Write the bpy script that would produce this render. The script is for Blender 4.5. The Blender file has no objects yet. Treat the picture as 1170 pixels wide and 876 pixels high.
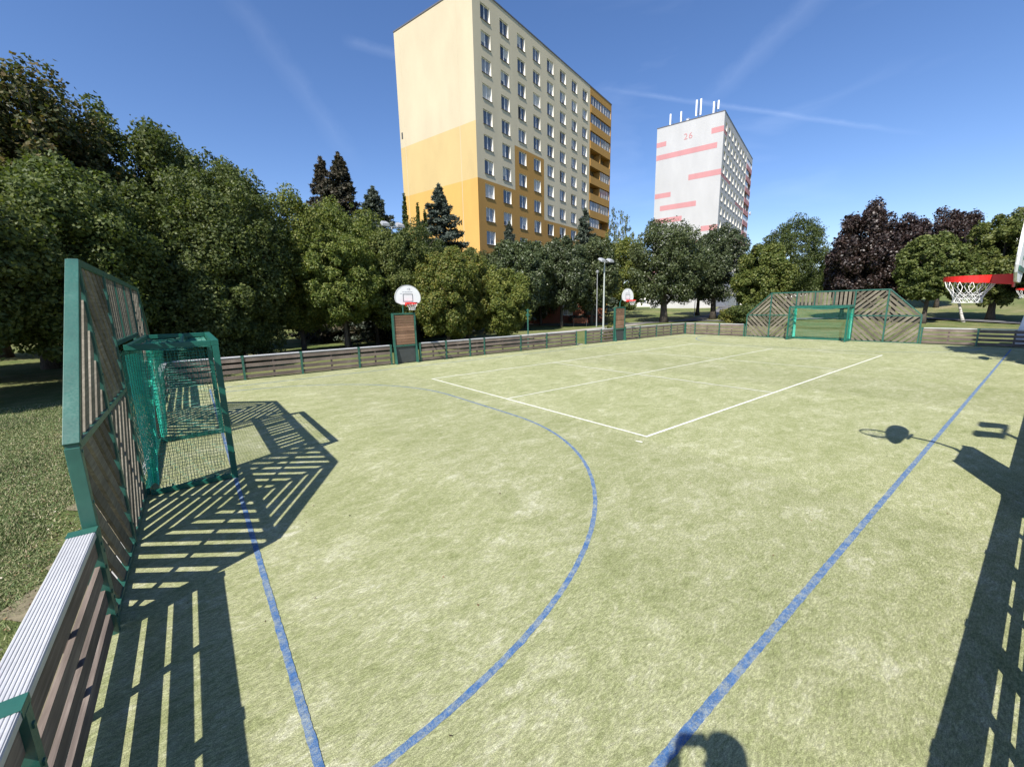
import bpy, bmesh, math, random
import numpy as np
from mathutils import Vector, Matrix
rad = math.radians
random.seed(7)
C = bpy.context.scene.collection
SC = bpy.context.scene

# ------------------------------------------------------------------ camera, sky, sun, exposure
cam = bpy.data.cameras.new('camera'); co = bpy.data.objects.new('camera', cam); C.objects.link(co)
F, Wp, Hp = 472.0, 1170.0, 876.0
cam.sensor_fit = 'HORIZONTAL'; cam.sensor_width = 36; cam.lens = 36*F/Wp
cam.clip_start = .01; cam.clip_end = 4000
yaw, pit, rol = rad(-52.465), rad(10.593), rad(-1.185)
f = Vector((math.sin(yaw)*math.cos(pit), math.cos(yaw)*math.cos(pit), -math.sin(pit)))
r0 = Vector((math.cos(yaw), -math.sin(yaw), 0)); u0 = r0.cross(f)
r = math.cos(rol)*r0 + math.sin(rol)*u0; u = -math.sin(rol)*r0 + math.cos(rol)*u0
M = Matrix((r, u, -f)).transposed().to_4x4(); M.translation = Vector((0, 0, 2.54))
co.matrix_world = M
SC.camera = co

SUN = Vector((.392, -.81, 1)).normalized()
sl = bpy.data.lights.new('sun', 'SUN'); sl.energy = 4.4; sl.angle = rad(.5); sl.color = (1, .955, .88)
so = bpy.data.objects.new('sun', sl); C.objects.link(so)
so.rotation_euler = SUN.to_track_quat('Z', 'Y').to_euler(); so.location = (20, -20, 60)

W = bpy.data.worlds.new('World'); SC.world = W; W.use_nodes = True
nt = W.node_tree; nt.nodes.clear()
def wn(t, **k):
    n = nt.nodes.new(t)
    for a, b in k.items(): setattr(n, a, b)
    return n
def wmath(op, a, b=None, c=None, clamp=False):
    n = wn('ShaderNodeMath', operation=op, use_clamp=clamp)
    for i, v in enumerate((a, b, c)):
        if v is None: continue
        if isinstance(v, (int, float)): n.inputs[i].default_value = v
        else: nt.links.new(v, n.inputs[i])
    return n.outputs[0]
sky = wn('ShaderNodeTexSky', sky_type='NISHITA', sun_disc=False)
sky.sun_elevation = math.asin(SUN.z); sky.sun_rotation = math.atan2(SUN.x, SUN.y)
sky.altitude = 300; sky.air_density = 1.0; sky.dust_density = .45; sky.ozone_density = 3.0
tc = wn('ShaderNodeTexCoord')
def wdot(v):
    n = wn('ShaderNodeVectorMath', operation='DOT_PRODUCT'); nt.links.new(tc.outputs['Generated'], n.inputs[0]); n.inputs[1].default_value = v
    return n.outputs['Value']
nz = wn('ShaderNodeTexNoise'); nt.links.new(tc.outputs['Generated'], nz.inputs['Vector'])
nz.inputs['Scale'].default_value = 26; nz.inputs['Detail'].default_value = 6; nz.inputs['Roughness'].default_value = .6
total = None
# vapour trails: thin arcs of cirrus along great circles of the sky
for (nn, cc, tt, half, wid, amp) in [((-.4258, .1633, -.89), (-.3958, .8509, .3455), (.8137, .4993, -.2977), .24, .0055, .055),
                                     ((.3792, .5447, -.748), (-.3591, .8316, .4236), (.8528, .1079, .511), .10, .024, .032),
                                     ((-.4215, -.7112, -.5627), (-.89, .2053, .4071), (-.174, .6724, -.7195), .16, .026, .020),
                                     ((-.4756, .054, -.878), (-.821, .331, .4651), (.3158, .9421, -.1131), .05, .012, .035)]:
    dn = wmath('ABSOLUTE', wmath('ADD', wdot(nn), wmath('MULTIPLY', wmath('SUBTRACT', nz.outputs['Fac'], .5), wid*1.2)))
    core = wmath('SUBTRACT', 1.0, wmath('DIVIDE', dn, wid), clamp=True)
    al = wmath('ABSOLUTE', wdot(tt))
    lim = wmath('MULTIPLY', wmath('SUBTRACT', half*1.15, al), 1/(half*.5), clamp=True)
    fr = wmath('GREATER_THAN', wdot(cc), .5)
    v = wmath('MULTIPLY', wmath('MULTIPLY', core, lim), fr)
    v = wmath('MULTIPLY', v, wmath('MULTIPLY', wmath('ADD', .25, nz.outputs['Fac']), amp))
    total = v if total is None else wmath('ADD', total, v)
mp = wn('ShaderNodeMapping'); nt.links.new(tc.outputs['Generated'], mp.inputs['Vector']); mp.inputs['Scale'].default_value = (2.2, 2.2, 7); mp.inputs['Rotation'].default_value = (0, .3, .5)
nz2 = wn('ShaderNodeTexNoise'); nt.links.new(mp.outputs[0], nz2.inputs['Vector']); nz2.inputs['Scale'].default_value = 1.6; nz2.inputs['Detail'].default_value = 7; nz2.inputs['Distortion'].default_value = .5
wisp = wmath('MULTIPLY', wmath('MULTIPLY', wmath('SUBTRACT', nz2.outputs['Fac'], .52), 4, clamp=True), .055)
near_c = wmath('MULTIPLY', wmath('SUBTRACT', wdot((-.41, .83, .37)), .93), 14, clamp=True)
total = wmath('ADD', total, wmath('MULTIPLY', wisp, near_c))
mix = wn('ShaderNodeMix', data_type='RGBA'); nt.links.new(total, mix.inputs['Factor'])
hs = wn('ShaderNodeHueSaturation'); hs.inputs['Saturation'].default_value = 1.15; nt.links.new(sky.outputs[0], hs.inputs['Color'])
tint = wn('ShaderNodeMix', data_type='RGBA', blend_type='MULTIPLY'); tint.inputs['Factor'].default_value = 1; nt.links.new(hs.outputs[0], tint.inputs['A']); tint.inputs['B'].default_value = (1.12, 1.04, 1.15, 1)
nt.links.new(tint.outputs['Result'], mix.inputs['A']); mix.inputs['B'].default_value = (14, 15, 17, 1)
bg = wn('ShaderNodeBackground'); nt.links.new(mix.outputs['Result'], bg.inputs['Color']); bg.inputs['Strength'].default_value = .084
wo = wn('ShaderNodeOutputWorld'); nt.links.new(bg.outputs[0], wo.inputs[0])

SC.view_settings.view_transform = 'Standard'; SC.view_settings.look = 'None'
SC.view_settings.exposure = .86; SC.view_settings.gamma = 1.0
SC.cycles.max_bounces = 8; SC.cycles.transparent_max_bounces = 12

# ------------------------------------------------------------------ materials
MATS = {}
class NB:
    """small node builder"""
    def __init__(s, name):
        s.m = bpy.data.materials.new(name); s.m.use_nodes = True; s.t = s.m.node_tree
        s.b = s.t.nodes['Principled BSDF']; s.c = s.n('ShaderNodeTexCoord'); MATS[name] = s.m
    def n(s, t, **k):
        x = s.t.nodes.new(t)
        for a, b in k.items(): setattr(x, a, b)
        return x
    def l(s, a, b): s.t.links.new(a, b)
    def vec(s, scale=(1, 1, 1), rot=(0, 0, 0), src='Object'):
        m = s.n('ShaderNodeMapping'); s.l(s.c.outputs[src], m.inputs[0]); m.inputs['Scale'].default_value = scale; m.inputs['Rotation'].default_value = rot
        return m.outputs[0]
    def noise(s, scale, detail=4, rough=.55, vec=None, dist=0):
        x = s.n('ShaderNodeTexNoise'); s.l(vec if vec else s.c.outputs['Object'], x.inputs['Vector'])
        x.inputs['Scale'].default_value = scale; x.inputs['Detail'].default_value = detail; x.inputs['Roughness'].default_value = rough; x.inputs['Distortion'].default_value = dist
        return x.outputs['Fac']
    def ramp(s, fac, stops):
        x = s.n('ShaderNodeValToRGB'); s.l(fac, x.inputs[0]); e = x.color_ramp.elements
        while len(e) < len(stops): e.new(.5)
        for i, (p, c) in enumerate(stops):
            e[i].position = p; e[i].color = (*c, 1) if not isinstance(c, (int, float)) else (c, c, c, 1)
        return x.outputs[0]
    def mix(s, fac, a, b, mode='MIX'):
        x = s.n('ShaderNodeMix', data_type='RGBA', blend_type=mode)
        for v, k in ((fac, 'Factor'), (a, 'A'), (b, 'B')):
            if isinstance(v, (int, float)): x.inputs[k].default_value = v if k == 'Factor' else (v, v, v, 1)
            elif isinstance(v, tuple): x.inputs[k].default_value = (*v, 1)
            else: s.l(v, x.inputs[k])
        return x.outputs['Result']
    def math(s, op, a, b=0, clamp=False):
        x = s.n('ShaderNodeMath', operation=op, use_clamp=clamp)
        for i, v in enumerate((a, b)):
            if isinstance(v, (int, float)): x.inputs[i].default_value = v
            else: s.l(v, x.inputs[i])
        return x.outputs[0]
    def bump(s, h, strength=.3, dist=.01):
        x = s.n('ShaderNodeBump'); s.l(h, x.inputs['Height']); x.inputs['Strength'].default_value = strength; x.inputs['Distance'].default_value = dist
        s.l(x.outputs[0], s.b.inputs['Normal'])
    def col(s, v):
        if isinstance(v, tuple): s.b.inputs['Base Color'].default_value = (*v, 1)
        else: s.l(v, s.b.inputs['Base Color'])
    def rough(s, v):
        if isinstance(v, (int, float)): s.b.inputs['Roughness'].default_value = v
        else: s.l(v, s.b.inputs['Roughness'])

def dirty(name, c, rough=.6, var=.18, scale=3, metal=0, spec=.5, streak=False, bump=.1):
    b = NB(name)
    v = b.vec((1, 1, .15) if streak else (1, 1, 1))
    n1 = b.noise(scale, 6, .6, v); n2 = b.noise(scale*14, 3, .6)
    k = b.math('ADD', b.math('MULTIPLY', n1, .7), b.math('MULTIPLY', n2, .3))
    lo = tuple(x*(1-var) for x in c); hi = tuple(min(1, x*(1+var)) for x in c)
    b.col(b.ramp(k, [(.3, lo), (.7, hi)])); b.rough(b.ramp(n2, [(.3, max(.05, rough-.08)), (.7, min(1, rough+.1))]))
    b.b.inputs['Metallic'].default_value = metal; b.b.inputs['Specular IOR Level'].default_value = spec
    if bump: b.bump(n2, bump, .004)
    return b.m

# turf: short synthetic pile filled with pale sand
b = NB('turf')
streak = b.noise(2.8, 9, .76, b.vec((1, .55, 1), (0, 0, rad(38))), .5)
blotch = b.noise(.5, 5, .6)
mid = b.noise(12, 7, .8, b.vec((1, .5, 1), (0, 0, rad(52))), .9)
fine = b.noise(150, 2, .8)
fib = b.noise(70, 5, .85, b.vec((1, .32, 1), (0, 0, rad(44))), .3)
k = b.math('ADD', b.math('ADD', b.math('MULTIPLY', streak, .38), b.math('MULTIPLY', mid, .46)), b.math('MULTIPLY', blotch, .16))
base = b.ramp(k, [(.38, (.182, .202, .084)), (.455, (.240, .257, .121)), (.53, (.306, .314, .172)), (.62, (.44, .435, .305))])
grain = b.ramp(b.math('ADD', b.math('MULTIPLY', fine, .42), b.math('MULTIPLY', fib, .58)), [(.36, .42), (.5, 1.0), (.62, 1.85)])
# rolls of turf laid across the court differ slightly in tone
sp = b.n('ShaderNodeSeparateXYZ'); b.l(b.c.outputs['Object'], sp.inputs[0])
roll = b.n('ShaderNodeTexWhiteNoise', noise_dimensions='1D'); b.l(b.math('FLOOR', b.math('DIVIDE', b.math('ADD', sp.outputs['Y'], .78), 3.66)), roll.inputs['W'])
base = b.mix(1, base, b.ramp(roll.outputs['Value'], [(0, .94), (1, 1.05)]), 'MULTIPLY')
b.col(b.mix(1.0, base, grain, 'MULTIPLY'))
b.rough(.95); b.b.inputs['Specular IOR Level'].default_value = .12
b.bump(b.math('ADD', b.math('MULTIPLY', fib, .6), b.math('MULTIPLY', fine, .4)), .8, .014)
TURF_BASE = b

def linemat(name, c, dark):
    b = NB(name)
    fine = b.noise(170, 3, .8); fib = b.noise(60, 4, .8, b.vec((1, .35, 1), (0, 0, rad(40))))
    big = b.noise(9, 7, .8)
    wear = b.math('ADD', b.math('MULTIPLY', fine, .45), b.math('MULTIPLY', big, .55))
    col = b.mix(b.ramp(wear, [(.45, .04), (.62, .72)]), c, (.42, .42, .27))
    g = b.ramp(fib, [(.3, .72), (.7, 1.3)])
    b.col(b.mix(1.0, col, g, 'MULTIPLY')); b.rough(.92); b.b.inputs['Specular IOR Level'].default_value = .15
    b.bump(fine, .5, .01)
linemat('blue_line', (.030, .108, .275), 0)
linemat('white_line', (.80, .80, .74), 0)

# parkland grass
b = NB('grass')
g1 = b.noise(.09, 5, .65); g2 = b.noise(1.1, 6, .7); g3 = b.noise(22, 4, .8)
k = b.math('ADD', b.math('MULTIPLY', g1, .5), b.math('ADD', b.math('MULTIPLY', g2, .35), b.math('MULTIPLY', g3, .15)))
c = b.ramp(k, [(.38, (.070, .105, .026)), (.47, (.115, .145, .045)), (.54, (.175, .18, .072)), (.63, (.27, .23, .13))])
b.col(b.mix(1, c, b.ramp(g3, [(.3, .6), (.7, 1.35)]), 'MULTIPLY')); b.rough(.9); b.b.inputs['Specular IOR Level'].default_value = .2
b.bump(g3, .8, .05)
b = NB('grass_blade')
oi = b.n('ShaderNodeNewGeometry')
b.col(b.ramp(oi.outputs['Random Per Island'], [(0, (.07, .12, .028)), (.5, (.12, .165, .05)), (.75, (.22, .22, .10)), (1, (.38, .33, .2))])); b.rough(.7)
dirty('soil', (.175, .15, .092), .95, .4, 6, bump=.5)
b = NB('asphalt')
b.col(b.ramp(b.noise(90, 3, .7), [(.3, (.10, .10, .105)), (.7, (.19, .185, .18))])); b.rough(.9)
dirty('gravel_edge', (.36, .33, .28), .95, .35, 9, bump=.5)
dirty('kerb', (.40, .39, .37), .9, .2, 5)

# timber boards, weathered. Axis given by uv-less object coordinates stretched per direction
def wood(name, rot, c0, c1, c2):
    b = NB(name)
    v = b.vec((.7, 14, 14), rot)
    n = b.noise(2.6, 8, .68, v, .25); n2 = b.noise(1.7, 3, .5); ri = b.n('ShaderNodeNewGeometry')
    k = b.math('ADD', b.math('MULTIPLY', n, .62), b.math('MULTIPLY', n2, .38))
    c = b.ramp(k, [(.34, c0), (.52, c1), (.68, c2)])
    tone = b.ramp(ri.outputs['Random Per Island'], [(0, .62), (1, 1.28)])
    b.col(b.mix(1, c, tone, 'MULTIPLY')); b.rough(.85); b.b.inputs['Specular IOR Level'].default_value = .25
    b.bump(n, .35, .006)
wood('board_wood', (0, 0, 0), (.080, .064, .052), (.148, .118, .098), (.26, .215, .18))
wood('board_wood_along', (0, 0, rad(90)), (.080, .064, .052), (.148, .118, .098), (.26, .215, .18))
wood('slat_wood', (0, rad(45), 0), (.085, .075, .055), (.155, .138, .105), (.25, .225, .175))
wood('panel_wood', (0, rad(90), 0), (.13, .075, .045), (.23, .135, .085), (.34, .22, .15))
wood('bench_wood', (0, 0, 0), (.10, .035, .022), (.16, .06, .04), (.2, .09, .06))

b = NB('green_metal')
n1 = b.noise(5, 5, .6); n2 = b.noise(60, 3, .6)
b.col(b.ramp(n1, [(.3, (.014, .078, .056)), (.62, (.024, .112, .080)), (.78, (.06, .15, .115))])); b.rough(b.ramp(n2, [(.3, .34), (.7, .5)]))
b.b.inputs['Specular IOR Level'].default_value = .8; b.bump(n2, .06, .002)
b = NB('goal_metal')
b.col(b.ramp(b.noise(5, 5, .6), [(.3, (.009, .095, .068)), (.7, (.014, .130, .094))])); b.rough(.38)
b = NB('galvanised')
v = b.n('ShaderNodeTexVoronoi'); b.l(b.c.outputs['Object'], v.inputs['Vector']); v.inputs['Scale'].default_value = 60
n = b.noise(3, 5, .6)
b.col(b.mix(.5, b.ramp(v.outputs['Color'], [(0, .43), (1, .52)]), b.ramp(n, [(.3, .40), (.7, .60)]))); b.b.inputs['Metallic'].default_value = .15; b.rough(.42)
dirty('aluminium', (.62, .62, .61), .42, .1, 4, metal=.35, bump=.03)
dirty('bolt_metal', (.7, .7, .7), .3, .1, 9, metal=.8, bump=0)
dirty('dark_steel', (.05, .055, .055), .5, .2, 5)
dirty('lamp_grey', (.30, .31, .32), .5, .15, 5)
dirty('pole_grey', (.40, .43, .40), .5, .1, 4)
b = NB('lamp_glass'); b.col((.5, .55, .6)); b.rough(.08); b.b.inputs['Metallic'].default_value = .6
dirty('red_paint', (.62, .022, .018), .38, .1, 4, bump=.03)
dirty('net_white', (.72, .72, .70), .8, .1, 30)
b = NB('goal_net')
b.col(b.ramp(b.noise(7, 3), [(.3, (.010, .13, .09)), (.7, (.018, .20, .145))])); b.rough(.5)
b = NB('goal_net_sunlit')  # same net, colour raised to imitate sun falling on the strip
b.col(b.ramp(b.noise(7, 3), [(.3, (.03, .46, .33)), (.7, (.05, .62, .46))])); b.rough(.5)
dirty('board_white', (.80, .80, .80), .35, .06, 3, bump=.02)
dirty('mark_grey', (.13, .14, .16), .5, .1, 5)
dirty('mark_faint', (.42, .43, .47), .5, .1, 5)
dirty('black_rubber', (.02, .02, .02), .6, .1, 5)

# facades
def render_wall(name, c):
    b = NB(name)
    n1 = b.noise(.35, 6, .6, b.vec((1, 1, .35))); n2 = b.noise(9, 4, .6)
    k = b.math('ADD', b.math('MULTIPLY', n1, .75), b.math('MULTIPLY', n2, .25))
    b.col(b.ramp(k, [(.3, tuple(x*.88 for x in c)), (.7, tuple(min(.86, x*1.05) for x in c))])); b.rough(.92); b.b.inputs['Specular IOR Level'].default_value = .2
    b.bump(n2, .12, .02)
render_wall('render_cream', (.52, .45, .315)); render_wall('render_beige', (.60, .53, .38)); render_wall('render_yellow', (.52, .395, .19))
render_wall('render_orange', (.585, .35, .105)); render_wall('render_ochre', (.43, .245, .072))
render_wall('render_white', (.46, .46, .46)); render_wall('render_grey', (.47, .46, .46)); render_wall('render_salmon', (.50, .245, .25)); render_wall('render_pale', (.70, .68, .64))
render_wall('render_brick', (.24, .09, .055)); render_wall('render_darkgrey', (.20, .20, .22))
render_wall('reveal_white', (.80, .76, .66)); render_wall('joint_tone', (.55, .48, .34))
dirty('window_frame', (.78, .78, .78), .4, .05, 5, bump=0)
dirty('sill_metal', (.10, .075, .05), .5, .15, 5)
dirty('roof_metal', (.10, .10, .11), .5, .15, 2)
b = NB('window_glass')
oi = b.n('ShaderNodeObjectInfo')
n = b.noise(1.3, 3, .6, b.vec((3, 3, .5)))
cur = b.ramp(oi.outputs['Random'], [(0, (.025, .03, .04)), (.45, (.07, .08, .10)), (.75, (.16, .17, .19)), (1, (.30, .30, .30))])
b.col(b.mix(1, cur, b.ramp(n, [(.35, .55), (.65, 1.5)]), 'MULTIPLY')); b.rough(.06); b.b.inputs['Specular IOR Level'].default_value = .9
dirty('curtain', (.52, .51, .48), .7, .15, 5, bump=0); dirty('open_dark', (.02, .02, .022), .6, .2, 5, bump=0)
b = NB('loggia_glass'); b.col(b.ramp(b.noise(.8, 3, .6, b.vec((2, 2, .4))), [(.35, (.05, .055, .06)), (.65, (.28, .29, .30))])); b.rough(.1)
dirty('loggia_inner', (.16, .13, .09), .9, .3, 2)

# foliage: leaf faces, colour varies per leaf and per clump, part of the light passes through
def leafmat(name, stops, trans=.32, spec=.3, rough=.55):
    b = NB(name)
    g = b.n('ShaderNodeNewGeometry')
    cl = b.noise(.8, 4, .65, b.c.outputs['Object'])
    k = b.math('ADD', b.math('MULTIPLY', g.outputs['Random Per Island'], .55), b.math('MULTIPLY', cl, .45))
    c = b.ramp(k, stops)
    oi = b.n('ShaderNodeObjectInfo'); c = b.mix(1, c, b.ramp(oi.outputs['Random'], [(0, (1.15, 1.12, 1.1)), (.5, (1.42, 1.30, 1.12)), (1, (1.28, 1.27, 1.12))]), 'MULTIPLY')
    b.col(c); b.rough(rough); b.b.inputs['Specular IOR Level'].default_value = spec
    tr = b.n('ShaderNodeBsdfTranslucent'); tcol = b.mix(1, c, (1.25, 1.35, .6), 'MULTIPLY'); b.l(tcol, tr.inputs[0])
    ms = b.n('ShaderNodeMixShader'); ms.inputs[0].default_value = trans
    out = b.t.nodes['Material Output']; b.l(b.b.outputs[0], ms.inputs[1]); b.l(tr.outputs[0], ms.inputs[2]); b.l(ms.outputs[0], out.inputs[0])
leafmat('leaf_dark', [(.2, (.028, .045, .012)), (.5, (.054, .078, .021)), (.8, (.098, .120, .036))])
leafmat('leaf_mid', [(.2, (.038, .058, .016)), (.5, (.072, .098, .028)), (.8, (.130, .150, .048))])
leafmat('leaf_rusty', [(.2, (.028, .042, .013)), (.5, (.062, .074, .022)), (.72, (.115, .095, .034)), (.9, (.18, .10, .04))])
leafmat('leaf_light', [(.2, (.050, .078, .018)), (.5, (.095, .125, .030)), (.8, (.17, .18, .05))])
leafmat('leaf_yellow', [(.2, (.055, .080, .018)), (.5, (.098, .122, .030)), (.82, (.19, .165, .045))])
leafmat('leaf_maple', [(.2, (.028, .042, .018)), (.5, (.052, .072, .029)), (.8, (.088, .108, .050))], .2, .45, .45)
leafmat('leaf_purple', [(.2, (.014, .010, .009)), (.5, (.028, .018, .018)), (.8, (.052, .034, .030))], .2, .5, .45)
leafmat('needle_blue', [(.2, (.025, .040, .032)), (.5, (.050, .068, .055)), (.8, (.10, .12, .10))], .1)
leafmat('needle_brown', [(.2, (.022, .026, .018)), (.5, (.045, .044, .032)), (.8, (.09, .074, .056))], .1)
b = NB('litter'); oi = b.n('ShaderNodeNewGeometry'); b.col(b.ramp(oi.outputs['Random Per Island'], [(0, (.05, .03, .02)), (.5, (.16, .10, .05)), (.85, (.30, .22, .12)), (1, (.55, .5, .4))])); b.rough(.9)
b = NB('bark'); n = b.noise(6, 8, .7, b.vec((2.2, 2.2, .4)))
b.col(b.ramp(n, [(.3, (.035, .028, .022)), (.7, (.12, .10, .08))])); b.rough(.95); b.bump(n, .8, .05)
b = NB('birch_bark'); n = b.noise(3, 6, .7, b.vec((1, 1, 3)))
b.col(b.ramp(n, [(.42, (.08, .07, .065)), (.52, (.55, .52, .48))])); b.rough(.85)
dirty('cloth_dark', (.05, .055, .07), .9, .2, 12); dirty('cloth_blue', (.04, .06, .12), .9, .2, 12)
dirty('skin', (.50, .31, .22), .55, .08, 9, bump=.05); dirty('hair', (.05, .035, .025), .7, .3, 40); dirty('shoe', (.55, .55, .55), .7, .1, 9)
dirty('phone_black', (.02, .02, .025), .2, .05, 9, bump=0)

# ------------------------------------------------------------------ mesh helpers
class MB:
    def __init__(s): s.v = []; s.f = []; s.mi = []
    def quad(s, pts, mi=0):
        n = len(s.v); s.v += [tuple(p) for p in pts]; s.f.append(tuple(range(n, n+len(pts)))); s.mi.append(mi)
    def hexa(s, p, mi=0):      # 8 points: bottom 4 ccw, top 4 ccw
        n = len(s.v); s.v += [tuple(q) for q in p]
        for q in ((0, 3, 2, 1), (4, 5, 6, 7), (0, 1, 5, 4), (1, 2, 6, 5), (2, 3, 7, 6), (3, 0, 4, 7)):
            s.f.append(tuple(n+i for i in q)); s.mi.append(mi)
    def box(s, x0, x1, y0, y1, z0, z1, mi=0):
        x0, x1 = min(x0, x1), max(x0, x1); y0, y1 = min(y0, y1), max(y0, y1)
        s.hexa([(x0, y0, z0), (x1, y0, z0), (x1, y1, z0), (x0, y1, z0), (x0, y0, z1), (x1, y0, z1), (x1, y1, z1), (x0, y1, z1)], mi)
    def bar(s, a, b, w, h, up=(0, 0, 1), mi=0):   # rectangular bar from a to b
        a = Vector(a); b = Vector(b); d = (b-a).normalized(); up = Vector(up)
        if abs(d.dot(up)) > .98: up = Vector((1, 0, 0))
        sd = d.cross(up).normalized(); up = sd.cross(d).normalized(); sd *= w/2; up *= h/2
        s.hexa([a-sd-up, a+sd-up, b+sd-up, b-sd-up, a-sd+up, a+sd+up, b+sd+up, b-sd+up], mi)
    def tube(s, pts, rs, n=10, cap=True, mi=0):
        pts = [Vector(p) for p in pts]
        if not hasattr(rs, '__len__'): rs = [rs]*len(pts)
        base = len(s.v); ref = None
        for i, p in enumerate(pts):
            d = (pts[min(i+1, len(pts)-1)]-pts[max(i-1, 0)]).normalized()
            if ref is None: ref = Vector((1, 0, 0)) if abs(d.x) < .9 else Vector((0, 1, 0))
            sx = d.cross(ref).normalized(); sy = d.cross(sx).normalized(); ref = sy.cross(d)*-1 if False else ref
            for k in range(n):
                a = 2*math.pi*k/n; q = p+(sx*math.cos(a)+sy*math.sin(a))*rs[i]; s.v.append(tuple(q))
        for i in range(len(pts)-1):
            for k in range(n):
                s.f.append((base+i*n+k, base+i*n+(k+1) % n, base+(i+1)*n+(k+1) % n, base+(i+1)*n+k)); s.mi.append(mi)
        if cap:
            s.f.append(tuple(base+k for k in range(n))); s.mi.append(mi)
            s.f.append(tuple(base+(len(pts)-1)*n+k for k in reversed(range(n)))); s.mi.append(mi)
    def prism(s, poly, to3, d0, d1, mi=0):   # 2D polygon extruded: to3(u,v,depth)
        n = len(poly); a = len(s.v)
        s.v += [tuple(to3(p[0], p[1], d0)) for p in poly]+[tuple(to3(p[0], p[1], d1)) for p in poly]
        s.f.append(tuple(a+i for i in range(n))); s.mi.append(mi)
        s.f.append(tuple(a+n+i for i in reversed(range(n)))); s.mi.append(mi)
        for i in range(n):
            j = (i+1) % n; s.f.append((a+i, a+n+i, a+n+j, a+j)); s.mi.append(mi)
    def build(s, name, mats, parent=None, smooth=False, fix=True, bevel=0):
        me = bpy.data.meshes.new(name); me.from_pydata(s.v, [], s.f)
        if isinstance(mats, str): mats = [mats]
        for m in mats: me.materials.append(MATS[m])
        if len(mats) > 1: me.polygons.foreach_set('material_index', s.mi)
        if smooth: me.polygons.foreach_set('use_smooth', [True]*len(s.f))
        me.update()
        if fix and len(s.f) < 60000:
            bm = bmesh.new(); bm.from_mesh(me); bmesh.ops.recalc_face_normals(bm, faces=bm.faces); bm.to_mesh(me); bm.free()
        o = bpy.data.objects.new(name, me); C.objects.link(o); o.parent = parent
        if bevel:
            md = o.modifiers.new('bevel', 'BEVEL'); md.width = bevel; md.segments = 2; md.limit_method = 'ANGLE'
        return o
def tag(o, label=None, cat=None, group=None, kind=None):
    if label: o['label'] = label
    if cat: o['category'] = cat
    if group: o['group'] = group
    if kind: o['kind'] = kind
    return o
def thing(name, label, cat, loc=(0, 0, 0), rz=0, group=None):
    o = bpy.data.objects.new(name, None); C.objects.link(o); o.location = loc; o.rotation_euler = (0, 0, rz)
    o.empty_display_size = .2
    return tag(o, label, cat, group)
def copy_tree(o, parent=None):
    c = o.copy(); C.objects.link(c); c.parent = parent
    for ch in list(o.children): copy_tree(ch, c)
    return c
def smooth(a, b, x):
    t = min(1, max(0, (x-a)/(b-a))); return t*t*(3-2*t)

# ------------------------------------------------------------------ terrain
X0, X1, Y0, Y1 = -18.35, .26, -.78, 32.16       # inner faces of the boards round the court
def ground_z(x, y):
    d = math.hypot(max(0, X0-x, x-X1), max(0, Y0-y, y-Y1))
    rr = math.hypot(x, y)
    az = math.degrees(math.atan2(x, y))
    z = 1.45*smooth(14, 80, d)
    z += 4.5*smooth(-24, -12, az)*smooth(48, 150, y)
    z += 16*smooth(160, 420, rr)*smooth(-60, -20, az)*smooth(0, 140, y)
    z += .10*math.sin(x*.23+1)*math.sin(y*.19)*smooth(4, 20, d)
    return z-.02*(1-smooth(0, .5, d))-.012
def axis(lo, hi, a, b, fine, n):
    L = list(np.arange(a, b+1e-6, fine)); g = np.geomspace(1, 1+(a-lo), n)-1
    left = [a-x for x in g[1:]]; g = np.geomspace(1, 1+(hi-b), n)-1; right = [b+x for x in g[1:]]
    return sorted(left)+L+right
xs = axis(-1500, 1500, -70, 12, 1.2, 26); ys = axis(-1500, 1800, -14, 110, 1.2, 26)
me = bpy.data.meshes.new('ground')
V = [(x, y, ground_z(x, y)) for y in ys for x in xs]; nx = len(xs)
me.from_pydata(V, [], [(j*nx+i, j*nx+i+1, (j+1)*nx+i+1, (j+1)*nx+i) for j in range(len(ys)-1) for i in range(nx-1)])
me.polygons.foreach_set('use_smooth', [True]*len(me.polygons)); me.materials.append(MATS['grass'])
g = bpy.data.objects.new('ground', me); C.objects.link(g); g['kind'] = 'structure'

def ribbon(name, pts, w, mat, dz=.02, kind='structure', follow=True):
    m = MB(); P = []
    for i in range(len(pts)-1):
        a, c = Vector(pts[i]), Vector(pts[i+1]); n = max(1, int((c-a).length/1.0))
        for k in range(n): P.append(a.lerp(c, k/n))
    P.append(Vector(pts[-1])); ed = []
    for i, p in enumerate(P):
        d = (P[min(i+1, len(P)-1)]-P[max(0, i-1)]).normalized(); s = Vector((-d.y, d.x))*w/2
        ed.append((p+s, p-s))
    for i in range(len(ed)-1):
        q = [ed[i][0], ed[i][1], ed[i+1][1], ed[i+1][0]]
        m.quad([(t.x, t.y, max(ground_z(t.x, t.y), ground_z(p_.x, p_.y) if follow else 0)+dz) for t, p_ in ((t, P[i]) for t in q)])
    o = m.build(name, mat, fix=False); o['kind'] = kind; return o
ribbon('path', [(-60, 30), (-42, 36), (-33, 45), (-30.5, 54), (-33, 66), (-40, 84), (-52, 110)], 2.6, 'asphalt', .05)
ribbon('path', [(-30.5, 54), (-20, 60), (-8, 60), (6, 54), (22, 50)], 2.4, 'asphalt', .06)
ribbon('path', [(-27, 12), (-28, 20), (-29, 30), (-31, 44)], 1.5, 'gravel_edge', .03)

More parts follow.
